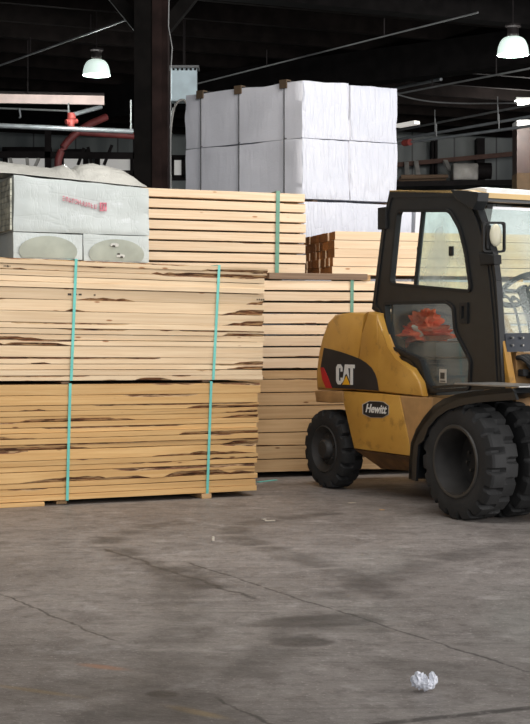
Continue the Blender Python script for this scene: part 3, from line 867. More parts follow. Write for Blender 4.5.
# --- wheels
def tyre_bm(Rr, rr, w, lugs, half=False):
    bm = bmesh.new(); per = 8; n = lugs * per; d = .034
    prof = [(-w / 2 + .012, rr), (-w / 2 + .002, rr + .02), (-w / 2, Rr * .80), (-w / 2 + .002, Rr * .88), (-w / 2 + .014, Rr * .975), (-w / 2 + .03, Rr),
            (-w * .12, Rr), (0, Rr), (w * .12, Rr), (w / 2 - .03, Rr), (w / 2 - .014, Rr * .975), (w / 2 - .002, Rr * .88), (w / 2, Rr * .80), (w / 2 - .002, rr + .02), (w / 2 - .012, rr)]
    rings = []
    for k in range(n):
        t = 2 * math.pi * k / n; ph = k % per; row = []
        for i, (a, q) in enumerate(prof):
            g = 0
            if i in (4, 5, 6) and ph in (0, 1): g = d if i < 6 else d * .9
            if i in (8, 9, 10) and ph in (4, 5): g = d if i > 8 else d * .9
            if i == 3 and ph in (0, 1): g = .012
            qq = q - g; aa = a
            row.append(bm.verts.new((qq * math.cos(t), aa, qq * math.sin(t))))
        rings.append(row)
    for k in range(n):
        A, B = rings[k], rings[(k + 1) % n]
        for i in range(len(prof) - 1): bm.faces.new((A[i], A[i + 1], B[i + 1], B[i]))
    return bm


def wheel(u, v_out, z, Rr, rr, w, lugs, deep, flip=False, spin=0.0):
    """v_out: outer face offset (towards v+), local y=-v"""
    y = -v_out + w / 2 if not flip else -v_out - w / 2
    ty = obj('tyre', tyre_bm(Rr, rr, w, lugs), 'rubber', fk, (u, y, z), smooth=28); ty.rotation_euler = (0, spin, 0)
    s = -1 if not flip else 1
    o_ = w / 2
    if deep:
        pr = [(s * (o_ - .004), rr + .012), (s * (o_ + .004), rr + .004), (s * (o_ + .002), rr - .012), (s * (o_ - .02), rr - .018), (s * (o_ - .05), rr - .03), (s * (o_ - .20), rr - .045), (s * (o_ - .205), .10), (s * (o_ - .17), .095), (s * (o_ - .168), .0)]
    else:
        pr = [(s * (o_ - .006), rr + .01), (s * (o_ + .002), rr), (s * (o_ - .02), rr - .02), (s * (o_ - .05), rr * .72), (s * (o_ - .035), rr * .48), (s * (o_ + .0), rr * .42), (s * (o_ + .012), rr * .34), (s * (o_ + .014), 0)]
    wl = obj('wheel_rim', lathe(pr, 48), 'rim', ty, smooth=35)
    lip = lathe([(s * (o_ - .002), rr + .016), (s * (o_ + .007), rr + .008), (s * (o_ + .006), rr - .006), (s * (o_ - .004), rr - .010)], 48)
    if deep: obj('rim_lip', lip, 'rim_lip', ty, smooth=35)
    else: lip.free()
    rb = .07 if deep else rr * .58
    for k in range(6):
        a = k * 2 * math.pi / 6 + .3
        p = Vector((rb * math.cos(a), s * (o_ - (.168 if deep else .05)), rb * math.sin(a)))
        obj('wheel_nut', tube(bmesh.new(), [p, p + Vector((0, s * .02, 0))], .011, 6), 'rim_lip', ty)
    return ty


RF, RR = .400, .322
uf, _ = K(455, 462, .318)
wheel(uf, .318, RF, RF, .238, .245, 18, True, spin=.12)
wheel(uf, .0, RF, RF, .238, .245, 18, False, spin=.3)
wheel(uf, -WID - .318, RF, RF, .238, .245, 18, True, True)
wheel(uf, -WID, RF, RF, .238, .245, 18, False, True)
ur, _ = K(323.5, 451, .0)
wheel(ur, .0, RR, RR, .185, .20, 16, False)
wheel(ur, -WID, RR, RR, .185, .20, 16, False, True)
obj('front_axle', tube(bmesh.new(), [(uf, -.15, RF), (uf, WID + .15, RF)], .09, 16), 'black_matte', fk)
obj('rear_axle', tube(bmesh.new(), [(ur, .1, RR), (ur, WID - .1, RR)], .06, 12), 'black_matte', fk)
# --- body
V = .015
def body(name, pts, mat, v0=V, v1=-WID - .015, bev=.02, seg=3):
    return obj(name, prism(KP(pts, V), -v0, -v1, bev, seg=seg), mat, fk, smooth=40)
cw = body('counterweight', [(316, 390), (315.5, 372), (318, 352), (321.5, 337), (327, 322), (334, 314.5), (350, 312.5), (367, 311.5), (360, 335), (354.2, 390)], 'yellow', bev=.03)
body('counterweight_skirt', [(314, 390.6), (342.6, 391), (343, 402.5), (331, 403), (316, 402)], 'yellow_dirty', bev=.012)
hood = body('engine_cover', [(354.9, 390.3), (360.7, 335), (367.8, 311.5), (377.5, 313.5), (378, 350), (380, 392)], 'yellow', bev=.02)
hs = [(377.0, 313.8), (382, 332), (387.5, 350), (394, 360), (410, 368), (419, 382), (422, 396.5), (376.5, 391.8)]
body('cab_side_skirt', hs, 'yellow', v1=-.052, bev=.016)
body('cab_side_skirt', hs, 'yellow', v0=-WID + .052, bev=.016)
hb = K(378, 313, V); hl = K(380, 392, V)
obj('cab_bulkhead', prism([(hb[0] + .005, hb[1] + .07), (hb[0] + .03, hb[1] + .07), (hl[0] + .03, hl[1]), (hl[0] + .005, hl[1])], .105, WID - .105), 'black', fk)
low = body('side_panel', [(343.4, 391.2), (380, 393.6), (399, 395.4), (408.6, 440), (410, 456), (354, 448.5), (343.5, 403)], 'yellow', bev=.006)
body('faded_side_plate', [(399.7, 395.6), (432, 398), (432, 458), (410.7, 456.3), (409.2, 440)], 'yellow_dirty', v0=V - .003, bev=.005)
# lower sill folding inwards
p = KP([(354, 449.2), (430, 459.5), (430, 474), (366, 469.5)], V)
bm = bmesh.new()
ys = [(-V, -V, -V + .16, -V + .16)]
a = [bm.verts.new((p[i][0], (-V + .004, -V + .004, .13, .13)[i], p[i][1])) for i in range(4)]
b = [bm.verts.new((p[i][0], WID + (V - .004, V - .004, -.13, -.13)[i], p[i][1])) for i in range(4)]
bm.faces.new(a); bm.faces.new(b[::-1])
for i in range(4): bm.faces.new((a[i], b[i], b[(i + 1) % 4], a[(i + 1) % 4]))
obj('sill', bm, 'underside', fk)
obj('chassis', nb(-.38, uf + .25, .30, WID - .30, .26, .62, bevel=.02), 'black_matte', fk)
zh = K(370, 313, V)[1]
# decal, logo, reflector, badge
def decal(name, pts, mat, parent, off=.003, th=.003, v=V):
    # sits just proud of the panel
    return obj(name, prism(KP(pts, v + off), -(v + off), -(v + off) + th), mat, parent)
dec = decal('side_decal', [(323.8, 347.8), (332, 349.5), (341, 352), (351, 355.4), (360, 359), (366, 363), (371, 367.5), (374.5, 373), (376.6, 379), (378.5, 390.8), (354.6, 389.2), (327.5, 387.6), (323, 378), (320.6, 367)], 'decal', fk, .004, .004)
decal('red_reflector', [(320.2, 367.5), (323.4, 367.5), (327.8, 377), (331.8, 388.2), (325.8, 388), (322, 379)], 'red_refl', fk, .007, .004)
def letters(polys, mat, name, parent, off, v=V):
    bm = bmesh.new()
    for q in polys: prism(KP(q, v + off), -(v + off), -(v + off) + .002, bm=bm)
    return obj(name, bm, mat, parent)
# letter plan in decal space: C A T built from strokes, box (336..354.6, 364..384.5), slight downhill slope
def lp(x, y): return (336 + x * 18.6, 364.2 + y * 20.2 + x * .5)
Cq = [[lp(*q) for q in ((.0, .16), (.09, .0), (.24, .0), (.24, .17), (.15, .20), (.15, .80), (.24, .83), (.24, 1.0), (.09, 1.0), (.0, .84))],
      [lp(*q) for q in ((.2401, .0), (.34, .14), (.34, .36), (.2401, .36))], [lp(*q) for q in ((.2401, .66), (.34, .66), (.34, .86), (.2401, 1.0))]]
Aq = [[lp(*q) for q in ((.47, .0), (.555, .0), (.555, .45), (.47, .55), (.405, .78), (.33, .92))],
      [lp(*q) for q in ((.5552, .0), (.62, .0), (.72, .80), (.70, .74), (.62, .56), (.5552, .45))]]
Tq = [[lp(*q) for q in ((.64, .0), (1.0, .0), (1.0, .18), (.64, .18))], [lp(*q) for q in ((.76, .182), (.90, .182), (.90, 1.0), (.76, 1.0))]]
letters(Cq + Aq + Tq, 'white_paint', 'logo_letters', dec, .0065)
letters([[lp(*q) for q in ((.33, 1.0), (.54, .56), (.735, 1.0))]], 'logo_yellow', 'logo_triangle', dec, .0065)
def badge_pts(k):
    c = (375.6, 409.2); return [(c[0] + dx * k, c[1] + dy * k) for dx, dy in ((-12.6, -4.5), (-6, -7.9), (3, -7.6), (7.5, -7.0), (12.4, -3.3), (12.2, 5), (6.6, 8.3), (-5, 8.0), (-12.4, 4.6))]
letters([badge_pts(1.07)], 'scrap', 'badge_rim', fk, .003)
bd = letters([badge_pts(1.0)], 'decal', 'badge', fk, .005)
bu, bz = K(375.4, 409.2, V + .006)
bl = K(364.5, 409, V)[0]; br = K(387, 409, V)[0]
text_obj('Hewitt', .082, 'white_paint', bd, 'badge_lettering', Matrix.Translation((bu, -V - .0065, bz)) @ Matrix.Rotation(R(90), 4, 'X') @ Matrix.Diagonal((1.22, 1.12, 1, 1)), shear=.32, off=.0022)
# --- fender over the front wheels
fv = .335
outer = [(408.5, 479), (409.3, 460), (410.7, 443), (416, 429), (423.7, 417), (433, 406), (443, 399), (457, 394), (473.6, 391), (495, 389), (512, 388)]
ou = KP(outer, fv)
tk = .035
inner = [(x + tk * .9, z - tk * (.15 if i < 3 else .9)) for i, (x, z) in enumerate(ou)]
inner[0] = (ou[0][0] + .05, ou[0][1])
obj('fender', prism(ou + inner[::-1], -fv, .26, .006), 'black', fk, smooth=40)
obj('fender', prism(ou + inner[::-1], WID - .26, WID + fv, .006), 'black', fk, smooth=40)
# outer lip of the mudguard
lipp = [(x + .09 * (1 if i < 4 else .55), z - .075 * (.1 if i < 3 else 1)) for i, (x, z) in enumerate(ou)]
obj('fender_lip', prism(ou + lipp[::-1], -fv + .0, -fv + .02), 'black', fk)
q0, q1 = K(432, 391, .1), K(512, 388.5, .33)
obj('step_edge', nb(ou[7][0] - .05, ou[-1][0] + .05, -.32, .02, ou[-1][1] + .002, ou[-1][1] + .014, bevel=.003), 'steel', fk)
# --- cab
cv = -.055; ct = .045
cab_out = KP([(389.5, 191), (452, 189.5), (466, 193), (475, 206), (482, 224), (489, 253), (493, 281), (497.5, 331), (500.5, 388.5), (421.5, 393.5), (419.5, 382), (411, 367.5), (394, 360), (387.8, 350), (382.5, 332), (378, 314), (371.8, 309), (377, 267), (382, 226)], cv)
win = rounded(KP([(397.5, 210.5), (450, 210.5), (460, 228), (466, 252), (471.5, 291.5), (390.2, 284)], cv), .05)
lowin = rounded(KP([(385.2, 303.5), (447, 302), (453.5, 307), (455.5, 331), (470.9, 361), (469.5, 389), (434, 391), (427.5, 383), (420.5, 360), (392.5, 347.5), (386.5, 322)], cv), .03)
obj('cab_side_frame', plate(cab_out, [win, lowin], -cv, -cv + ct), 'black', fk)
for nm, w, th, mt in (('window_seal', win, .022, 'black_matte'), ('window_seal', lowin, .02, 'black_matte')):
    obj(nm, ring(inset(w, -.012), inset(w, th * .55), -cv - .012, -cv + .02), mt, fk)
# raised rib of the door frame
dr = inset(cab_out, .045)
obj('door_rib', ring(rounded(inset(cab_out, .03), .03), rounded(inset(cab_out, .05), .03), -cv - .008, -cv + .004), 'black', fk)
wi = inset(win, .008); xs_ = [p[0] for p in wi]
xd_t, zt_ = K(421.5, 210.5, cv); xd_b, zb_ = K(413.8, 288, cv)
# sliding pane: right-hand fixed pane is behind the divider
def clip_right(poly, pt, pb, right=True):
    out = []; n = len(poly)
    def side(p): return (p[0] - pb[0]) * (pt[1] - pb[1]) - (p[1] - pb[1]) * (pt[0] - pb[0])
    for i in range(n):
        a, b = poly[i], poly[(i + 1) % n]; sa, sb = side(a), side(b)
        if not right: sa, sb = -sa, -sb
        if sa >= 0: out.append(a)
        if sa * sb < 0: t = sa / (sa - sb); out.append((a[0] + (b[0] - a[0]) * t, a[1] + (b[1] - a[1]) * t))
    return out
obj('window_pane', prism(clip_right(wi, (xd_t, zt_), (xd_b, zb_)), -cv + .022, -cv + .027), 'glass_side', fk)
dv = obj('window_divider', prism([(xd_t - .012, zt_ - .006), (xd_t + .012, zt_ - .006), (xd_b + .012, zb_ + .004), (xd_b - .012, zb_ + .004)], -cv + .004, -cv + .034), 'black_matte', fk)
ux, uz = K(418, 250, cv); obj('window_latch', nb(ux - .008, ux + .022, -cv - .006, -cv + .006, uz - .022, uz + .022, bevel=.003), 'black_matte', fk)
ux, uz = K(449, 251, cv); obj('window_latch', nb(ux - .022, ux + .022, -cv + .012, -cv + .03, uz - .035, uz + .035, bevel=.003), 'black_matte', fk)
obj('lower_pane', prism(inset(lowin, .006), -cv + .018, -cv + .023), 'glass_low', fk)
ux, uz = K(441.5, 376, cv); st = obj('glass_sticker', nb(ux - .045, ux + .04, -cv + .013, -cv + .017, uz - .05, uz + .05), 'scrap', fk)
bm = bmesh.new(); box(bm, ux - .03, ux + .02, -cv + .010, -cv + .0128, uz - .02, uz + .025); box(bm, ux - .035, ux + .03, -cv + .010, -cv + .0128, uz - .042, uz - .034); obj('sticker_print', bm, 'rim_lip', st)
ux, uz = K(464.5, 313, cv); bm = bmesh.new(); obj('door_handle', ring([(ux - .045, uz - .075), (ux + .045, uz - .075), (ux + .045, uz + .075), (ux - .045, uz + .075)], [(ux - .02, uz - .04), (ux + .02, uz - .04), (ux + .02, uz + .05), (ux - .02, uz + .05)], -cv - .014, -cv), 'black_matte', fk)
a, b_ = K(378.5, 208, cv), K(387, 229, cv)
obj('hinge_bracket', nb(a[0] + .015, b_[0] + .01, -cv - .02, -cv + .02, b_[1], a[1], bevel=.006), 'black_matte', fk)
# far side and rear of the cab: posts only
yl, yr = -cv, WID + cv
fr_top, fr_bot = K(474, 206, cv), K(499, 388, cv)
fr_mid = K(492.5, 281, cv); rr_top, rr_bot = K(389.5, 191, cv), K(372, 309, cv)
obj('cab_post', beam(bmesh.new(), (rr_top[0] + .03, yr - .21, rr_top[1] - .03), (rr_bot[0] + .03, yr - .21, rr_bot[1]), .07, .06), 'black', fk)
bm = bmesh.new()
for a, b_ in ((fr_top, K(489, 253, cv)), (K(489, 253, cv), fr_mid), (fr_mid, fr_bot)):
    beam(bm, (a[0] - .03, yr - .03, a[1]), (b_[0] - .03, yr - .03, b_[1]), .06, .06)
obj('cab_post', bm, 'black', fk)
bm = bmesh.new()
beam(bm, (rr_top[0] + .03, yl + .04, rr_top[1] - .04), (rr_top[0] + .03, yr - .21, rr_top[1] - .04), .06, .07)
obj('cab_rear_rail', bm, 'black', fk); bm = bmesh.new()
beam(bm, (rr_bot[0] + .04, yl + .04, rr_bot[1] + .03), (rr_bot[0] + .04, yr - .21, rr_bot[1] + .03), .06, .06)
obj('cab_rear_rail', bm, 'black', fk)
obj('cab_side_rail', beam(bmesh.new(), (rr_top[0] + .04, yr - .21, rr_top[1] - .03), (fr_top[0] - .02, yr - .03, fr_top[1] + .02), .06, .06), 'black', fk)
# front posts edge strip seen as a second dark edge
bm = bmesh.new()
for a, b_ in ((fr_top, K(489, 253, cv)), (K(489, 253, cv), fr_mid), (fr_mid, fr_bot)):
    beam(bm, (a[0] + .005, yl + .03, a[1]), (b_[0] + .005, yl + .03, b_[1]), .06, .05)
obj('cab_post', bm, 'black', fk)
# windscreen
wp = [K(475.5, 208, cv), K(489, 253, cv), K(493, 281, cv), K(498, 333, cv)]
bm = bmesh.new()
for (a, b_) in zip(wp, wp[1:]):
    vs = [bm.verts.new((x - .012 + dx, y, z)) for dx in (0, .005) for x, y, z in ((a[0], yl + .05, a[1]), (a[0], yr - .05, a[1]), (b_[0], yr - .05, b_[1]), (b_[0], yl + .05, b_[1]))]
    for f in ((0, 1, 2, 3), (4, 5, 6, 7)): bm.faces.new([vs[i] for i in f])
obj('windscreen', bm, 'glass_front', fk)
# roof
rt = rr_top[1]; rf = K(466, 191, cv)
u0, u1 = rr_top[0], K(476, 200, cv)[0]
zr0, zr1 = rr_top[1], K(476, 199, cv)[1]
u2 = u1 + .004
bm = prism([(u0, zr0 - .012), (u1 - .10, zr1 + .052), (u2, zr1 + .012), (u2, zr1 + .048), (u1 - .10, zr1 + .072), (u0 - .005, zr0 + .006)], yl + .0, yr, .003)
obj('roof_strip', bm, 'tan_trim', fk)
obj('roof_panel', prism([(u1 - .55, zr1 + .074), (u1 - .09, zr1 + .073), (u2 - .01, zr1 + .05), (u2 - .012, zr1 + .082), (u1 - .08, zr1 + .096), (u1 - .5, zr1 + .092)], yl + .10, yr - .05, .006), 'roof_white', fk)
obj('roof_deck', prism([(u0 + .01, zr0 - .05), (u1 - .10, zr1 + .0), (u1 - .02, zr1 - .01), (u1 - .02, zr1 + .012), (u1 - .10, zr1 + .05), (u0 + .01, zr0 - .013)], yl + .05, yr - .05), 'black', fk)
vp = KP([(450, 190), (462, 190.5), (478.3, 192.5), (477, 201), (473, 209.5), (464, 204), (456, 199)], cv + .05)
obj('roof_gusset', prism(vp, -cv - .05, -cv + .05, .006), 'black', fk)
# mirror and work light on the front post
mb = KP([(480, 252), (496, 255), (496.5, 264), (482, 265.5)], cv + .02)
mr = obj('mirror_mount', prism(mb, -cv - .04, -cv + .03, .008), 'black_matte', fk)
mc = K(494, 237, cv - .02)
Rm = Matrix.Translation((mc[0] + .02, -cv + .02, mc[1]))
fw = Matrix.Rotation(R(-52), 4, 'Z') # turn lens towards the approach
def mounted(bm): bm.transform(Rm @ fw); return bm
# in this little frame x = across, z = up, y = facing
fr_o = rounded([(-.082, -.108), (.082, -.108), (.082, .108), (-.082, .108)], .025)
fr_i = rounded([(-.070, -.094), (.070, -.094), (.070, .094), (-.070, .094)], .02)
Rm = Matrix.Translation((mc[0] - .016, -cv + .03, mc[1])) @ Matrix.Rotation(-math.atan2(FD[1], FD[0]), 4, 'Z') @ Matrix.Rotation(R(8), 4, 'Z'); fw = Matrix.Identity(4)
mfr = obj('mirror_frame', mounted(ring(fr_o, fr_i, -.02, .02)), 'black_matte', fk)
obj('mirror_back', mounted(prism([(-.05, -.08), (-.02, -.085), (-.02, .085), (-.05, .08)], .0, .015)), 'black_matte', mfr)
bm = bmesh.new(); bmesh.ops.create_uvsphere(bm, u_segments=24, v_segments=14, radius=1); bm.transform(Matrix.Translation((.006, -.025, .012)) @ Matrix.Diagonal((.043, .028, .080, 1)))
obj('work_light', mounted(bm), 'ivory', mfr, smooth=60)
bm = bmesh.new(); tube(bm, [(.0, 0, -.098), (.0, 0, -.16)], .012, 8); obj('light_stem', mounted(bm), 'black_matte', mfr)
# dash, cowl and hoses ahead of the cab
dx, dz = K(498.5, 333, cv); _, dz2 = K(499.5, 352, cv)
obj('dash_cowl', prism([(dx - .10, dz), (dx + .01, dz - .002), (dx + .03, dz2), (dx - .10, dz2)], yl + .05, yr - .05, .006), 'navy', fk)
bm = bmesh.new()
for y in (.10, .19, .5):
    for zz in (.35, .75): tube(bm, [(dx + .02, yl + y, dz2 + (dz - dz2) * zz), (dx + .04, yl + y, dz2 + (dz - dz2) * zz)], .008, 8)
obj('cowl_bolts', bm, 'steel', fk)
obj('front_plate', nb(dx - .02, dx + .022, yl + .14, yr - .14, .70, dz2 - .004, bevel=.006), 'yellow_dirty', fk)
y1, z1 = K(500.5, 345, cv); 
pp = [K(500, 340, cv), K(513, 388, cv), K(503, 388, cv), K(499, 350, cv)]
obj('post_foot', prism([(dx + .0, dz - .02), (dx + .06, dz2 - .12), (dx + .10, K(505, 388, cv)[1]), (dx - .02, K(500, 388, cv)[1])], yl + .03, yl + .085, .004), 'yellow', fk)
bm = bmesh.new(); r = random.Random(8)
for k in range(7):
    y = yl + .15 + k * .035; zt = dz2 - .03 - r.uniform(0, .05)
    tube(bm, bez((dx + .02, y, zt), (dx + .12, y, zt + .02), (dx + .16, y + .06, zt - .10), (dx + .07 + r.uniform(0, .06), y + .12, zt - .28), 12), .018, 8)
obj('hydraulic_hoses', bm, 'black_matte', fk)
bm = bmesh.new()
for k in range(3): box(bm, dx + .05, dx + .11, yl + .13 + k * .07, yl + .18 + k * .07, dz2 - .17 - k * .015, dz2 - .12 - k * .015, bevel=.008)
obj('hose_couplings', bm, 'black_matte', fk)
# interior
fz = .72
obj('cab_floor', nb(hood.bound_box[0][0] + .55, dx + .0, .06, WID - .06, fz - .1, fz, bevel=.005), 'black', fk)
su, sz = K(430, 341, -.36)
seat = obj('seat_cushion', nb(su - .24, su + .26, .22, .76, sz - .13, sz, bevel=.05), 'seat', fk, smooth=50)
obj('seat_base', nb(su - .20, su + .22, .26, .72, fz + .001, sz - .131, bevel=.02), 'seat_dark', fk, smooth=50)
bm = prism([(su - .24, sz - .0), (su - .12, sz + .01), (su - .17, sz + .40), (su - .25, sz + .42), (su - .31, sz + .38)], .34, .76, .04)
obj('backrest', bm, 'seat', fk, smooth=50)
# steering wheel and column
swx, swz = K(532, 290, -.72)
def tor(Rr, r_, n=36, m=8):
    bm = bmesh.new(); g = [[bm.verts.new(((Rr + r_ * math.cos(b)) * math.cos(a), (Rr + r_ * math.cos(b)) * math.sin(a), r_ * math.sin(b))) for b in [j * 2 * math.pi / m for j in range(m)]] for a in [i * 2 * math.pi / n for i in range(n)]]
    for i in range(n):
        for j in range(m): bm.faces.new((g[i][j], g[(i + 1) % n][j], g[(i + 1) % n][(j + 1) % m], g[i][(j + 1) % m]))
    return bm
bm = tor(.185, .02)
for k in range(3):
    a = k * 2.094 + .5; tube(bm, [(0, 0, -.02), (.18 * math.cos(a), .18 * math.sin(a), 0)], .013, 8)
tube(bm, [(0, 0, -.05), (0, 0, .012)], .045, 14)
swm = Matrix.Translation((swx, .63, swz)) @ Matrix.Rotation(R(-38), 4, 'Y')
bm.transform(swm); obj('steering_wheel', bm, 'black_matte', fk, smooth=50)
tip = swm @ Vector((0, 0, -.04)); obj('steering_column', beam(bmesh.new(), tip, (dx - .06, .63, fz + .05), .06, .06), 'black_matte', fk)
bm = bmesh.new()
for k in range(3):
    y = .40 + k * .035
    px = (499, 505, 512)[k]
    a = K(px, 296 + k * 2, -.36); tube(bm, bez((a[0], y, a[1]), (a[0] + .10, y, a[1] + .0), (a[0] + .16, y, a[1] - .12), (a[0] + .20, y, dz - .03), 10), .010, 8)
    bmesh.ops.create_icosphere(bm, subdivisions=2, radius=.02, matrix=Matrix.Translation((a[0], y, a[1])))
obj('control_levers', bm, 'black_matte', fk, smooth=50)
# mast and forks just ahead (beyond the right edge of the picture)
bm = bmesh.new()
for y in (.30, WID - .42): box(bm, uf + .36, uf + .50, y, y + .12, .12, 2.15)
obj('mast', bm, 'black', fk)
bm = bmesh.new(); box(bm, uf + .52, uf + .56, .1, WID - .1, .25, .35); box(bm, uf + .52, uf + .56, .1, WID - .1, .62, .72); obj('fork_carriage', bm, 'black', fk)
for y in (.30, WID - .44):
    bm = bmesh.new(); box(bm, uf + .57, uf + .62, y, y + .13, .05, .75); box(bm, uf + .57, uf + 1.6, y, y + .13, .05, .095); obj('fork', bm, 'black_matte', fk)

# hi-vis vest dropped on the seat
def crumple(dim, seed, amp=.5, sub=4, freq=2.2):
    bm = bmesh.new(); bmesh.ops.create_icosphere(bm, subdivisions=sub, radius=1)
    for v in bm.verts:
        n_ = v.co.normalized(); d = noise.noise(n_ * freq + Vector((seed, 0, 0))) + .5 * abs(noise.noise(n_ * freq * 3 + Vector((0, seed, 0))))
        v.co = n_ * (1 + amp * d)
    bm.transform(Matrix.Diagonal((*dim, 1))); return bm
vu, vz = K(422, 336, -.36); vz = sz + .06
def floc(u, y, z): return (FO[0] + FD[0] * u - SD[0] * y, FO[1] + FD[1] * u - SD[1] * y, z)
bm = crumple((.24, .16, .075), 4, .8, 4, 3.2)
b2 = crumple((.10, .09, .085), 9, .85, 4, 3.0); b2.transform(Matrix.Translation((.07, 0, .08))); me_ = bpy.data.meshes.new('t'); b2.to_mesh(me_); b2.free(); bm.from_mesh(me_)
b2 = crumple((.17, .07, .05), 12, .8, 4, 3.0); b2.transform(Matrix.Translation((-.23, -.04, -.02)) @ Matrix.Rotation(R(-18), 4, 'Y')); me2 = bpy.data.meshes.new('t'); b2.to_mesh(me2); b2.free(); bm.from_mesh(me2)
bpy.data.meshes.remove(me_); bpy.data.meshes.remove(me2)
vest = thing('safety_vest', 'crumpled orange safety vest dropped on the forklift seat', 'vest', floc(vu, .34, vz), math.atan2(FD[1], FD[0]))
cl = obj('vest_cloth', bm, 'hivis', vest, smooth=70)
bm = bmesh.new()
for k, a in enumerate((-.05, .12)):
    tube(bm, [Vector((a + .01 * i, -.15 + .02 * abs(i), .03 - .02 * i * i * .4 + .02)) for i in range(-3, 4)], .018, 6)
obj('reflective_band', bm, 'scrap', vest)

# ------------------------------------------------------------------ lamps
def lamp(label, px, py, D, dia, group='dome lamps'):
    p = at(px, py, D)   # centre of dome bottom
    t = thing('dome_lamp', label, 'lamp', tuple(p), 0, group)
    r_ = dia / 2; prof = [(0, r_), (.02, r_ * 1.0)] + [(r_ * 1.15 * math.sin(a), r_ * (.30 + .70 * math.cos(a) ** .8)) for a in [i * math.pi / 2 / 10 for i in range(1, 10)]]
    bm = lathe(prof, 36, axis='z'); obj('lamp_shade', bm, 'glow', t, smooth=60)
    h = r_ * 1.15
    bm = lathe([(h - .02, 0), (h - .02, r_ * .34), (h + .03, r_ * .38), (h + .10, r_ * .36), (h + .12, r_ * .50), (h + .14, r_ * .50), (h + .14, 0)], 20, axis='z')
    obj('ballast_housing', bm, 'rack_dark', t)
    obj('hanger', tube(bmesh.new(), [(0, 0, h + .13), (0, 0, 5.5 - p.z)], .008, 6), 'rack_dark', t)
    l = bpy.data.lights.new('lamp_bulb', 'POINT'); l.energy = 130; l.shadow_soft_size = r_ * .8; l.color = (.95, 1, .96)
    lo_ = bpy.data.objects.new('lamp_bulb', l); C.objects.link(lo_); lo_.parent = t; lo_.location = (0, 0, -.12)
    return t
lamp('glowing white dome lamp hanging at upper left, beside the brown column', 96.5, 75.5, 19, .345)
lamp('glowing white dome lamp hanging at upper right, above the forklift', 513, 55, 17, .355)
p = at(527, 102, 25)
t = thing('fluorescent_fixture', 'small bright fluorescent fixture at the right edge below the dome lamp', 'lamp', tuple(p))
obj('tube', nb(-.16, .7, -.05, .05, -.05, .02, bevel=.02), 'tube', t); obj('reflector', nb(-.2, .75, -.12, .12, .022, .06), 'roof_white', t)
obj('hanger', tube(bmesh.new(), [(.1, 0, .06), (.1, 0, 5.5 - p.z)], .012, 6), 'rack_dark', t)

# ------------------------------------------------------------------ things under the roof, left
def pipe(name, label, cat, pts, r_, mat, group=None, n=10):
    o = obj(name, tube(bmesh.new(), pts, r_, n), mat, smooth=50); return tag(o, label, cat, group)
D = 20.6
pb = thing('steel_beam', 'pale lit beam spanning the upper left below the dome lamp', 'beam', tuple(at(20, 99, D)))
a = Vector((0, 0, 0)); q = at(104, 100.5, D + .5) - at(20, 99, D); l0 = at(-40, 98, D) - at(20, 99, D)
obj('beam_web', beam(bmesh.new(), l0, q, .05, .125), 'pink_beam', pb)
bm = beam(bmesh.new(), l0 + Vector((0, -.05, .075)), q + Vector((0, -.05, .075)), .16, .02); obj('beam_flange', bm, 'rack_dark', pb)
obj('beam_hanger', beam(bmesh.new(), (.1, .05, .08), (.1, .05, 5.5 - at(20, 99, D).z), .014, .014), 'rack_dark', pb)
sp = thing('sprinkler_pipe', 'shiny horizontal sprinkler pipe left of the brown column, with red valve', 'pipe', tuple(at(70, 129, 20)))
b0 = at(70, 129, 20)
obj('pipe_run', tube(bmesh.new(), [at(-40, 124, 19.6) - b0, at(133, 131.5, 20.2) - b0], .034, 12), 'pipe', sp, smooth=50)
bm = bmesh.new(); tube(bm, [at(71, 127, 20) - b0, at(71, 113, 20) - b0], .05, 10); tube(bm, [at(66, 122, 19.95) - b0, at(77, 121, 20.05) - b0], .035, 10); bmesh.ops.create_icosphere(bm, subdivisions=2, radius=.06, matrix=Matrix.Translation(at(71.5, 117, 20) - b0))
obj('valve', bm, 'valve', sp, smooth=60)
obj('branch_pipe', tube(bmesh.new(), [at(72, 115, 20) - b0, at(101, 107, 20.5) - b0], .03, 10), 'pipe', sp, smooth=50)
obj('pipe_hanger', beam(bmesh.new(), at(131, 131, 20.2) - b0, at(131, 100, 20.2) - b0, .02, .02), 'pipe_dim', sp)
obj('pipe_hanger', beam(bmesh.new(), at(68.5, 115, 20) - b0, at(68.5, 103, 20) - b0, .02, .02), 'pipe_dim', sp)
b0 = at(20, 109, 20.8)
tp = thing('thin_pipe', 'thin grey pipe with a small hook just under the pale beam at upper left', 'pipe', tuple(b0))
obj('pipe_run', tube(bmesh.new(), [at(-30, 107, 20.8) - b0, at(70, 111, 20.8) - b0], .014, 8), 'pipe_dim', tp, smooth=50)
obj('pipe_hook', tube(bmesh.new(), [q - b0 for q in bez(at(19.5, 108, 20.75), at(19.5, 114, 20.75), at(22, 118, 20.75), at(19, 117.5, 20.75))], .012, 6), 'pipe', tp)
obj('pipe_hanger', tube(bmesh.new(), [(-.5, 0, 0), (-.5, 0, 5.5 - b0.z)], .01, 6), 'rack_dark', tp)
rp_ = thing('red_pipe', 'dull red pipe bending up behind the sprinkler pipe at left', 'pipe', tuple(at(58, 170, 22)))
b0 = at(58, 170, 22)
pts = [at(58, 185, 22) - b0, at(58, 165, 22) - b0] + [x - b0 for x in bez(at(58, 162, 22), at(60, 150, 22), at(66, 138, 22), at(90, 124, 22.2), 10)] + [at(106, 117, 22.4) - b0]
obj('pipe_run', tube(bmesh.new(), pts, .055, 12), 'pipe_red', rp_, smooth=50)
obj('pipe_branch', tube(bmesh.new(), [at(76, 132, 22.1) - b0, at(134, 136, 22.4) - b0], .05, 12), 'pipe_red', rp_, smooth=50)
obj('pipe_support', beam(bmesh.new(), at(58, 178, 22) - b0, Vector((at(58, 178, 22).x - b0.x, 0, -b0.z)), .07, .07), 'rack_dark', rp_)
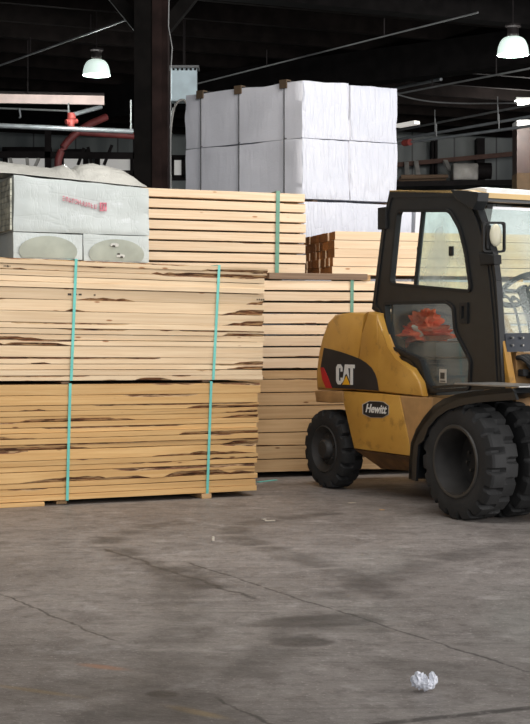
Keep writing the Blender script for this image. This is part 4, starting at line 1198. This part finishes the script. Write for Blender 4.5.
# far racking with dark rails
rk = thing('storage_rack', 'dark storage rack far behind the bales at left', 'rack', (at(60, 165, 26).x, 26, 0))
b0 = Vector((at(60, 165, 26).x, 26, 0))
for py in (154, 172): obj('rack_rail', beam(bmesh.new(), at(-60, py, 26) - b0, at(150, py + 2, 26) - b0, .10, .11), 'rack_dark', rk)
for px in (-30, 48, 136): 
    xx = at(px, 160, 26); obj('rack_post', beam(bmesh.new(), Vector((xx.x - b0.x, 0, 0)), Vector((xx.x - b0.x, 0, at(px, 128, 26).z)), .10, .10), 'rack_dark', rk)
for (p0, p1) in (((10, 158), (13, 170)), ((27, 158), (28, 171)), ((39, 158), (33, 171))):
    obj('pale_slat', beam(bmesh.new(), at(*p0, 26) - b0, at(*p1, 26) - b0, .05, .05), 'lean_grey', rk)
for (p0, p1) in (((78, 165), (84, 148)), ((92, 166), (88, 147)), ((104, 165), (112, 145))):
    ob = obj('rack_brace', beam(bmesh.new(), at(*p0, 26) - b0, at(*p1, 26) - b0, .05, .05), 'rack_dark', rk)
# windows on the far wall
def window(n_, x0, x1, y0, y1):
    a, b_ = at(x0, y1, 30.95), at(x1, y0, 30.95)
    f = bpy.data.objects.new('window_%d' % n_, None); C.objects.link(f); f['kind'] = 'structure'
    obj('window_pane', nb(a.x, b_.x, 30.9, 30.94, a.z, b_.z), 'pane', f)
    bm = bmesh.new()
    for z in (a.z, b_.z): box(bm, a.x - .06, b_.x + .06, 30.84, 30.96, z - .05, z + .05)
    for x in (a.x, b_.x): box(bm, x - .05, x + .05, 30.84, 30.96, a.z, b_.z)
    obj('window_frame', bm, 'rack_dark', f)
window(1, 6, 49, 150, 176); window(2, 62, 86, 152, 176); window(3, 98, 133, 156, 178); window(4, 172, 184, 158, 178)

# electrical cabinet right of the column
a, b_ = at(171, 101, 19), at(196.5, 68, 19)
cb = thing('electrical_cabinet', 'pale blue grey cabinet hung between the column and the white stack', 'cabinet', ((a.x + b_.x) / 2, 19, a.z))
w = (b_.x - a.x) / 2; hgt = b_.z - a.z
obj('cabinet_body', nb(-w, w, 0, .22, 0, hgt, bevel=.01), 'box_blue', cb); obj('cabinet_lid', nb(-w - .03, w + .03, -.03, .25, hgt + .001, hgt + .03), 'pipe_dim', cb)
bm = bmesh.new()
for k in range(6): box(bm, -w + .02 + k * .055, -w + .045 + k * .055, -.02, .0, hgt - .03, hgt - .005)
obj('cabinet_fixings', bm, 'rack_dark', cb)
obj('hanger_rod', beam(bmesh.new(), (0, .1, hgt + .03), (0, .1, 5.52 - a.z), .03, .03), 'rack_dark', cb)
pts = bez(at(171, 190, 17), at(168, 120, 17), at(172, 98, 17), at(184, 100, 17), 14)
pipe('conduit_loop', 'thin grey conduit looping up beside the column to the cabinet', 'conduit', [Vector((pts[0].x, 17, 0))] + pts + [at(190, 108, 17)], .014, 'conduit')

# ------------------------------------------------------------------ sprinkler lines and bracing overhead
over = [((-10, 69), (134, 17), 19.5, 17.6, .012, 'thin diagonal pipe crossing the dark roof at upper left'),
        ((196, 84), (478, 12.5), 21.5, 16.8, .011, 'long thin diagonal pipe over the white wrapped stack'),
        ((392, 95), (545, 65.5), 22, 18.3, .014, 'diagonal pipe right of the white stack, just under the girder'),
        ((392, 89), (441, 79), 22.6, 21.2, .026, 'short bright pipe above the white stack right end'),
        ((395, 131), (545, 102), 25.5, 21.5, .018, 'upper of the three slanting pipes behind the forklift cab'),
        ((395, 140), (545, 114), 24, 20.5, .022, 'middle slanting pipe behind the forklift cab'),
        ((396, 144), (545, 124), 23, 20, .022, 'lowest slanting pipe behind the forklift cab with red coupling')]
for k, (p0, p1, d0, d1, rr_, lab) in enumerate(over):
    a, b_ = at(*p0, d0), at(*p1, d1)
    t = thing('overhead_pipe', lab, 'pipe', tuple(a))
    obj('pipe_run', tube(bmesh.new(), [Vector(), b_ - a], rr_, 8), 'pipe' if k in (3, 5, 6) else 'pipe_dim', t, smooth=50)
    for f in (.3, .72):
        q = (b_ - a) * f; obj('pipe_hanger', beam(bmesh.new(), q, q + Vector((0, 0, max(.15, min(.22, 5.4 - a.z - q.z)))), .014, .014), 'rack_dark' if k < 4 else 'pipe_dim', t)
    if k == 6:
        q = at(407, 142.6, 22.7) - a; d_ = (b_ - a).normalized()
        obj('red_coupling', tube(bmesh.new(), [q - d_ * .08, q + d_ * .08], .05, 10), 'valve', t)
pts = bez(at(396, 94, 21), at(420, 102, 21.5), at(440, 103, 21.5), at(470, 103.5, 22), 10) + [at(520, 103, 23)]
pipe('slack_cable', 'thin pale cable sagging behind the white stack under the roof', 'cable', pts, .010, 'pipe_dim')
# a pale strip lamp-lit ledge at the right of the white stack
o = obj('fluorescent_fixture', beam(bmesh.new(), at(398, 126, 26), at(417, 122.5, 25.6), .12, .06), 'tube_dim'); tag(o, 'dim pale fluorescent strip just right of the white stack', 'lamp')

# right background: wall posts, rails, leaning boards
for k, (px, lab) in enumerate(((433, 'dark upright post on the far grey wall, left one'), (436.5, 'second slim dark post beside the left one'), (481, 'thick dark upright post on the far grey wall behind the cab'))):
    x = at(px, 150, 30.6).x; w = (.05, .05, .16)[k]
    tag(obj('wall_post', nb(x - w / 2, x + w / 2, 30.6, 30.98, 0, at(px, 140 if k < 2 else 138, 30.6).z), 'rack_dark'), lab, 'post')
rl = obj('wall_rail', beam(bmesh.new(), at(396, 165, 30.4), at(545, 151, 30.4), .10, .09), 'brown_rail'); tag(rl, 'rusty brown rail running along the far grey wall', 'rail')
rl = obj('wall_shelf', beam(bmesh.new(), at(396, 186, 29.6), at(535, 184, 29.6), .9, .10), 'rack_dark'); tag(rl, 'dark shelf below the rusty rail on the far wall', 'shelf')
for k, (p0, p1, lab) in enumerate((((408, 187), (406.5, 163), 'leftmost pale board leaning on the far wall'), ((420, 187), (416, 162), 'middle pale board leaning on the far wall'), ((455, 182), (445, 161), 'right pale board leaning on the far wall, tilted most'))):
    a, b_ = at(*p0, 29.8), at(*p1, 30.3)
    tag(obj('leaning_board', beam(bmesh.new(), a, b_, .09, .06), 'lean_grey'), lab, 'board', 'boards leaning on the far wall')
for k in range(3):
    a, b_ = at(397 + k * 2, 182 - k * 2.4, 29.75 - k * .13), at(444 + k * 2, 181.2 - k * 2.5, 29.75 - k * .13)
    tag(obj('old_pole', tube(bmesh.new(), [a, b_], [.05, .035], 8), 'dunnage'), ('lowest', 'middle', 'topmost')[k] + ' old grey pole lying across the far wall shelf', 'pole', 'poles on the far shelf')
t = thing('machine_part', 'grey machine part sitting on the far wall shelf behind the cab', 'machine', (at(468, 183, 29.4).x, 29.4, at(0, 185, 29.6).z + .055))
obj('housing', nb(-.32, .18, -.2, .2, 0, .34, bevel=.05), 'conduit', t, smooth=50); obj('motor', tube(bmesh.new(), [(.18, 0, .2), (.45, 0, .2)], .16, 16), 'rack_dark', t, smooth=50)
a, b_ = at(517, 190, 26), at(545, 120, 26)
t = thing('tall_cupboard', 'brown cupboard with white top panel at the right edge above the cab roof', 'cupboard', ((a.x + b_.x) / 2, 26, 0))
w = (b_.x - a.x) / 2
obj('cupboard_body', nb(-w, w, 0, .5, 0, at(0, 127, 26).z), 'cupboard', t); obj('top_panel', nb(-w, w, -.01, .5, at(0, 126.8, 26).z, b_.z), 'roof_white', t)
a = at(500, 190, 28); tag(obj('crate', nb(at(512, 0, 25.5).x, at(545, 0, 25.5).x, 25.0, 25.5, 0, at(0, 176, 25.5).z), 'crate'), 'tan crate in front of the brown cupboard at the right edge', 'crate')

# ------------------------------------------------------------------ small things on the floor
def onfloor(px, py): 
    D = FP * H / (py - HY); return ((px - CX) / FP * D, D, 0)
q = onfloor(425, 691)
bm = crumple((.026, .024, .027), 21, .55, 3, 2.6); bm.transform(Matrix.Translation((-.020, .004, .028)))
for dim, sd_, loc in (((.020, .018, .018), 33, (.004, -.010, .018)), ((.015, .014, .024), 41, (.028, .0, .030))):
    b2 = crumple(dim, sd_, .55, 3, 2.6); b2.transform(Matrix.Translation(loc)); mt_ = bpy.data.meshes.new('t'); b2.to_mesh(mt_); b2.free(); bm.from_mesh(mt_); bpy.data.meshes.remove(mt_)
mz = min(v.co.z for v in bm.verts); bm.transform(Matrix.Translation((0, 0, -mz)))
o = obj('crumpled_paper', bm, 'paper'); o.location = q; tag(o, 'crumpled white paper lying on the concrete at lower right', 'paper')
for (px, py, w, d_, h, rot, lab, mt) in ((213, 541, .016, .012, .028, .4, 'tiny upright pale chip on the concrete in front of the golden pack', 'scrap'),
                                     (270, 521, .07, .03, .006, .1, 'flat pale scrap on the concrete right of the golden pack', 'scrap'),
                                     (264, 519.5, .03, .02, .005, .7, 'small pale scrap beside the flat scrap on the concrete', 'scrap'),
                                     (382, 510, .035, .03, .004, .3, 'small brown leaf-like scrap on the floor near the front tyre', 'wood_tan'),
                                     (352, 503, .06, .03, .004, .5, 'pale flat scrap on the floor under the forklift', 'scrap')):
    o = obj('debris_scrap', nb(-w / 2, w / 2, -d_ / 2, d_ / 2, 0, h, bevel=.0015), mt); o.location = onfloor(px, py); o.rotation_euler = (0, 0, rot); tag(o, lab, 'debris', 'debris on the floor')
a, b_ = Vector(onfloor(257.5, 482.5)), Vector(onfloor(276, 480.5))
o = obj('strap_offcut', beam(bmesh.new(), a + Vector((0, 0, .004)), b_ + Vector((0, 0, .006)), .035, .005), 'strap_teal'); tag(o, 'cut teal strap end on the floor beside the tan timber pack', 'strap')

# ------------------------------------------------------------------ light
w = bpy.data.worlds.new('world'); S.world = w; w.use_nodes = True
bg = w.node_tree.nodes['Background']; bg.inputs[0].default_value = (.80, .90, 1.0, 1); bg.inputs[1].default_value = .30


def area(name, loc, to, sx, sy, e, col=(1, 1, 1)):
    l = bpy.data.lights.new(name, 'AREA'); l.shape = 'RECTANGLE'; l.size = sx; l.size_y = sy; l.energy = e; l.color = col
    o = bpy.data.objects.new(name, l); C.objects.link(o); o.location = loc
    d = Vector(to) - Vector(loc); o.rotation_euler = d.to_track_quat('-Z', 'Y').to_euler(); return o
area('daylight_from_right_bay', (10.5, 6.5, 3.1), (.5, 12.5, 2.2), 12, 4.6, 1000, (1, .98, .97))
area('added_front_fill', (2.5, -5.5, 4.0), (0, 11, .6), 9, 3.0, 460, (.98, .98, 1))  # added fill from behind the camera, no opening modelled there
area('roof_light_over_stacks', (2.2, 11.6, 5.45), (1.2, 13.6, 2.0), 4, 1.0, 240, (1, .98, .95))
area('added_aisle_fill', (-.6, 7.4, 5.45), (-.8, 10.0, .8), 5, 1.0, 260, (1, .98, .96))  # unseen overhead fill, added to brighten the front stack and floor
l = bpy.data.lights.new('fluorescent_glow', 'POINT'); l.energy = 170; l.shadow_soft_size = .3; l.color = (1, .97, .92)
lo_ = bpy.data.objects.new('fluorescent_glow', l); C.objects.link(lo_); lo_.location = at(527, 112, 25)
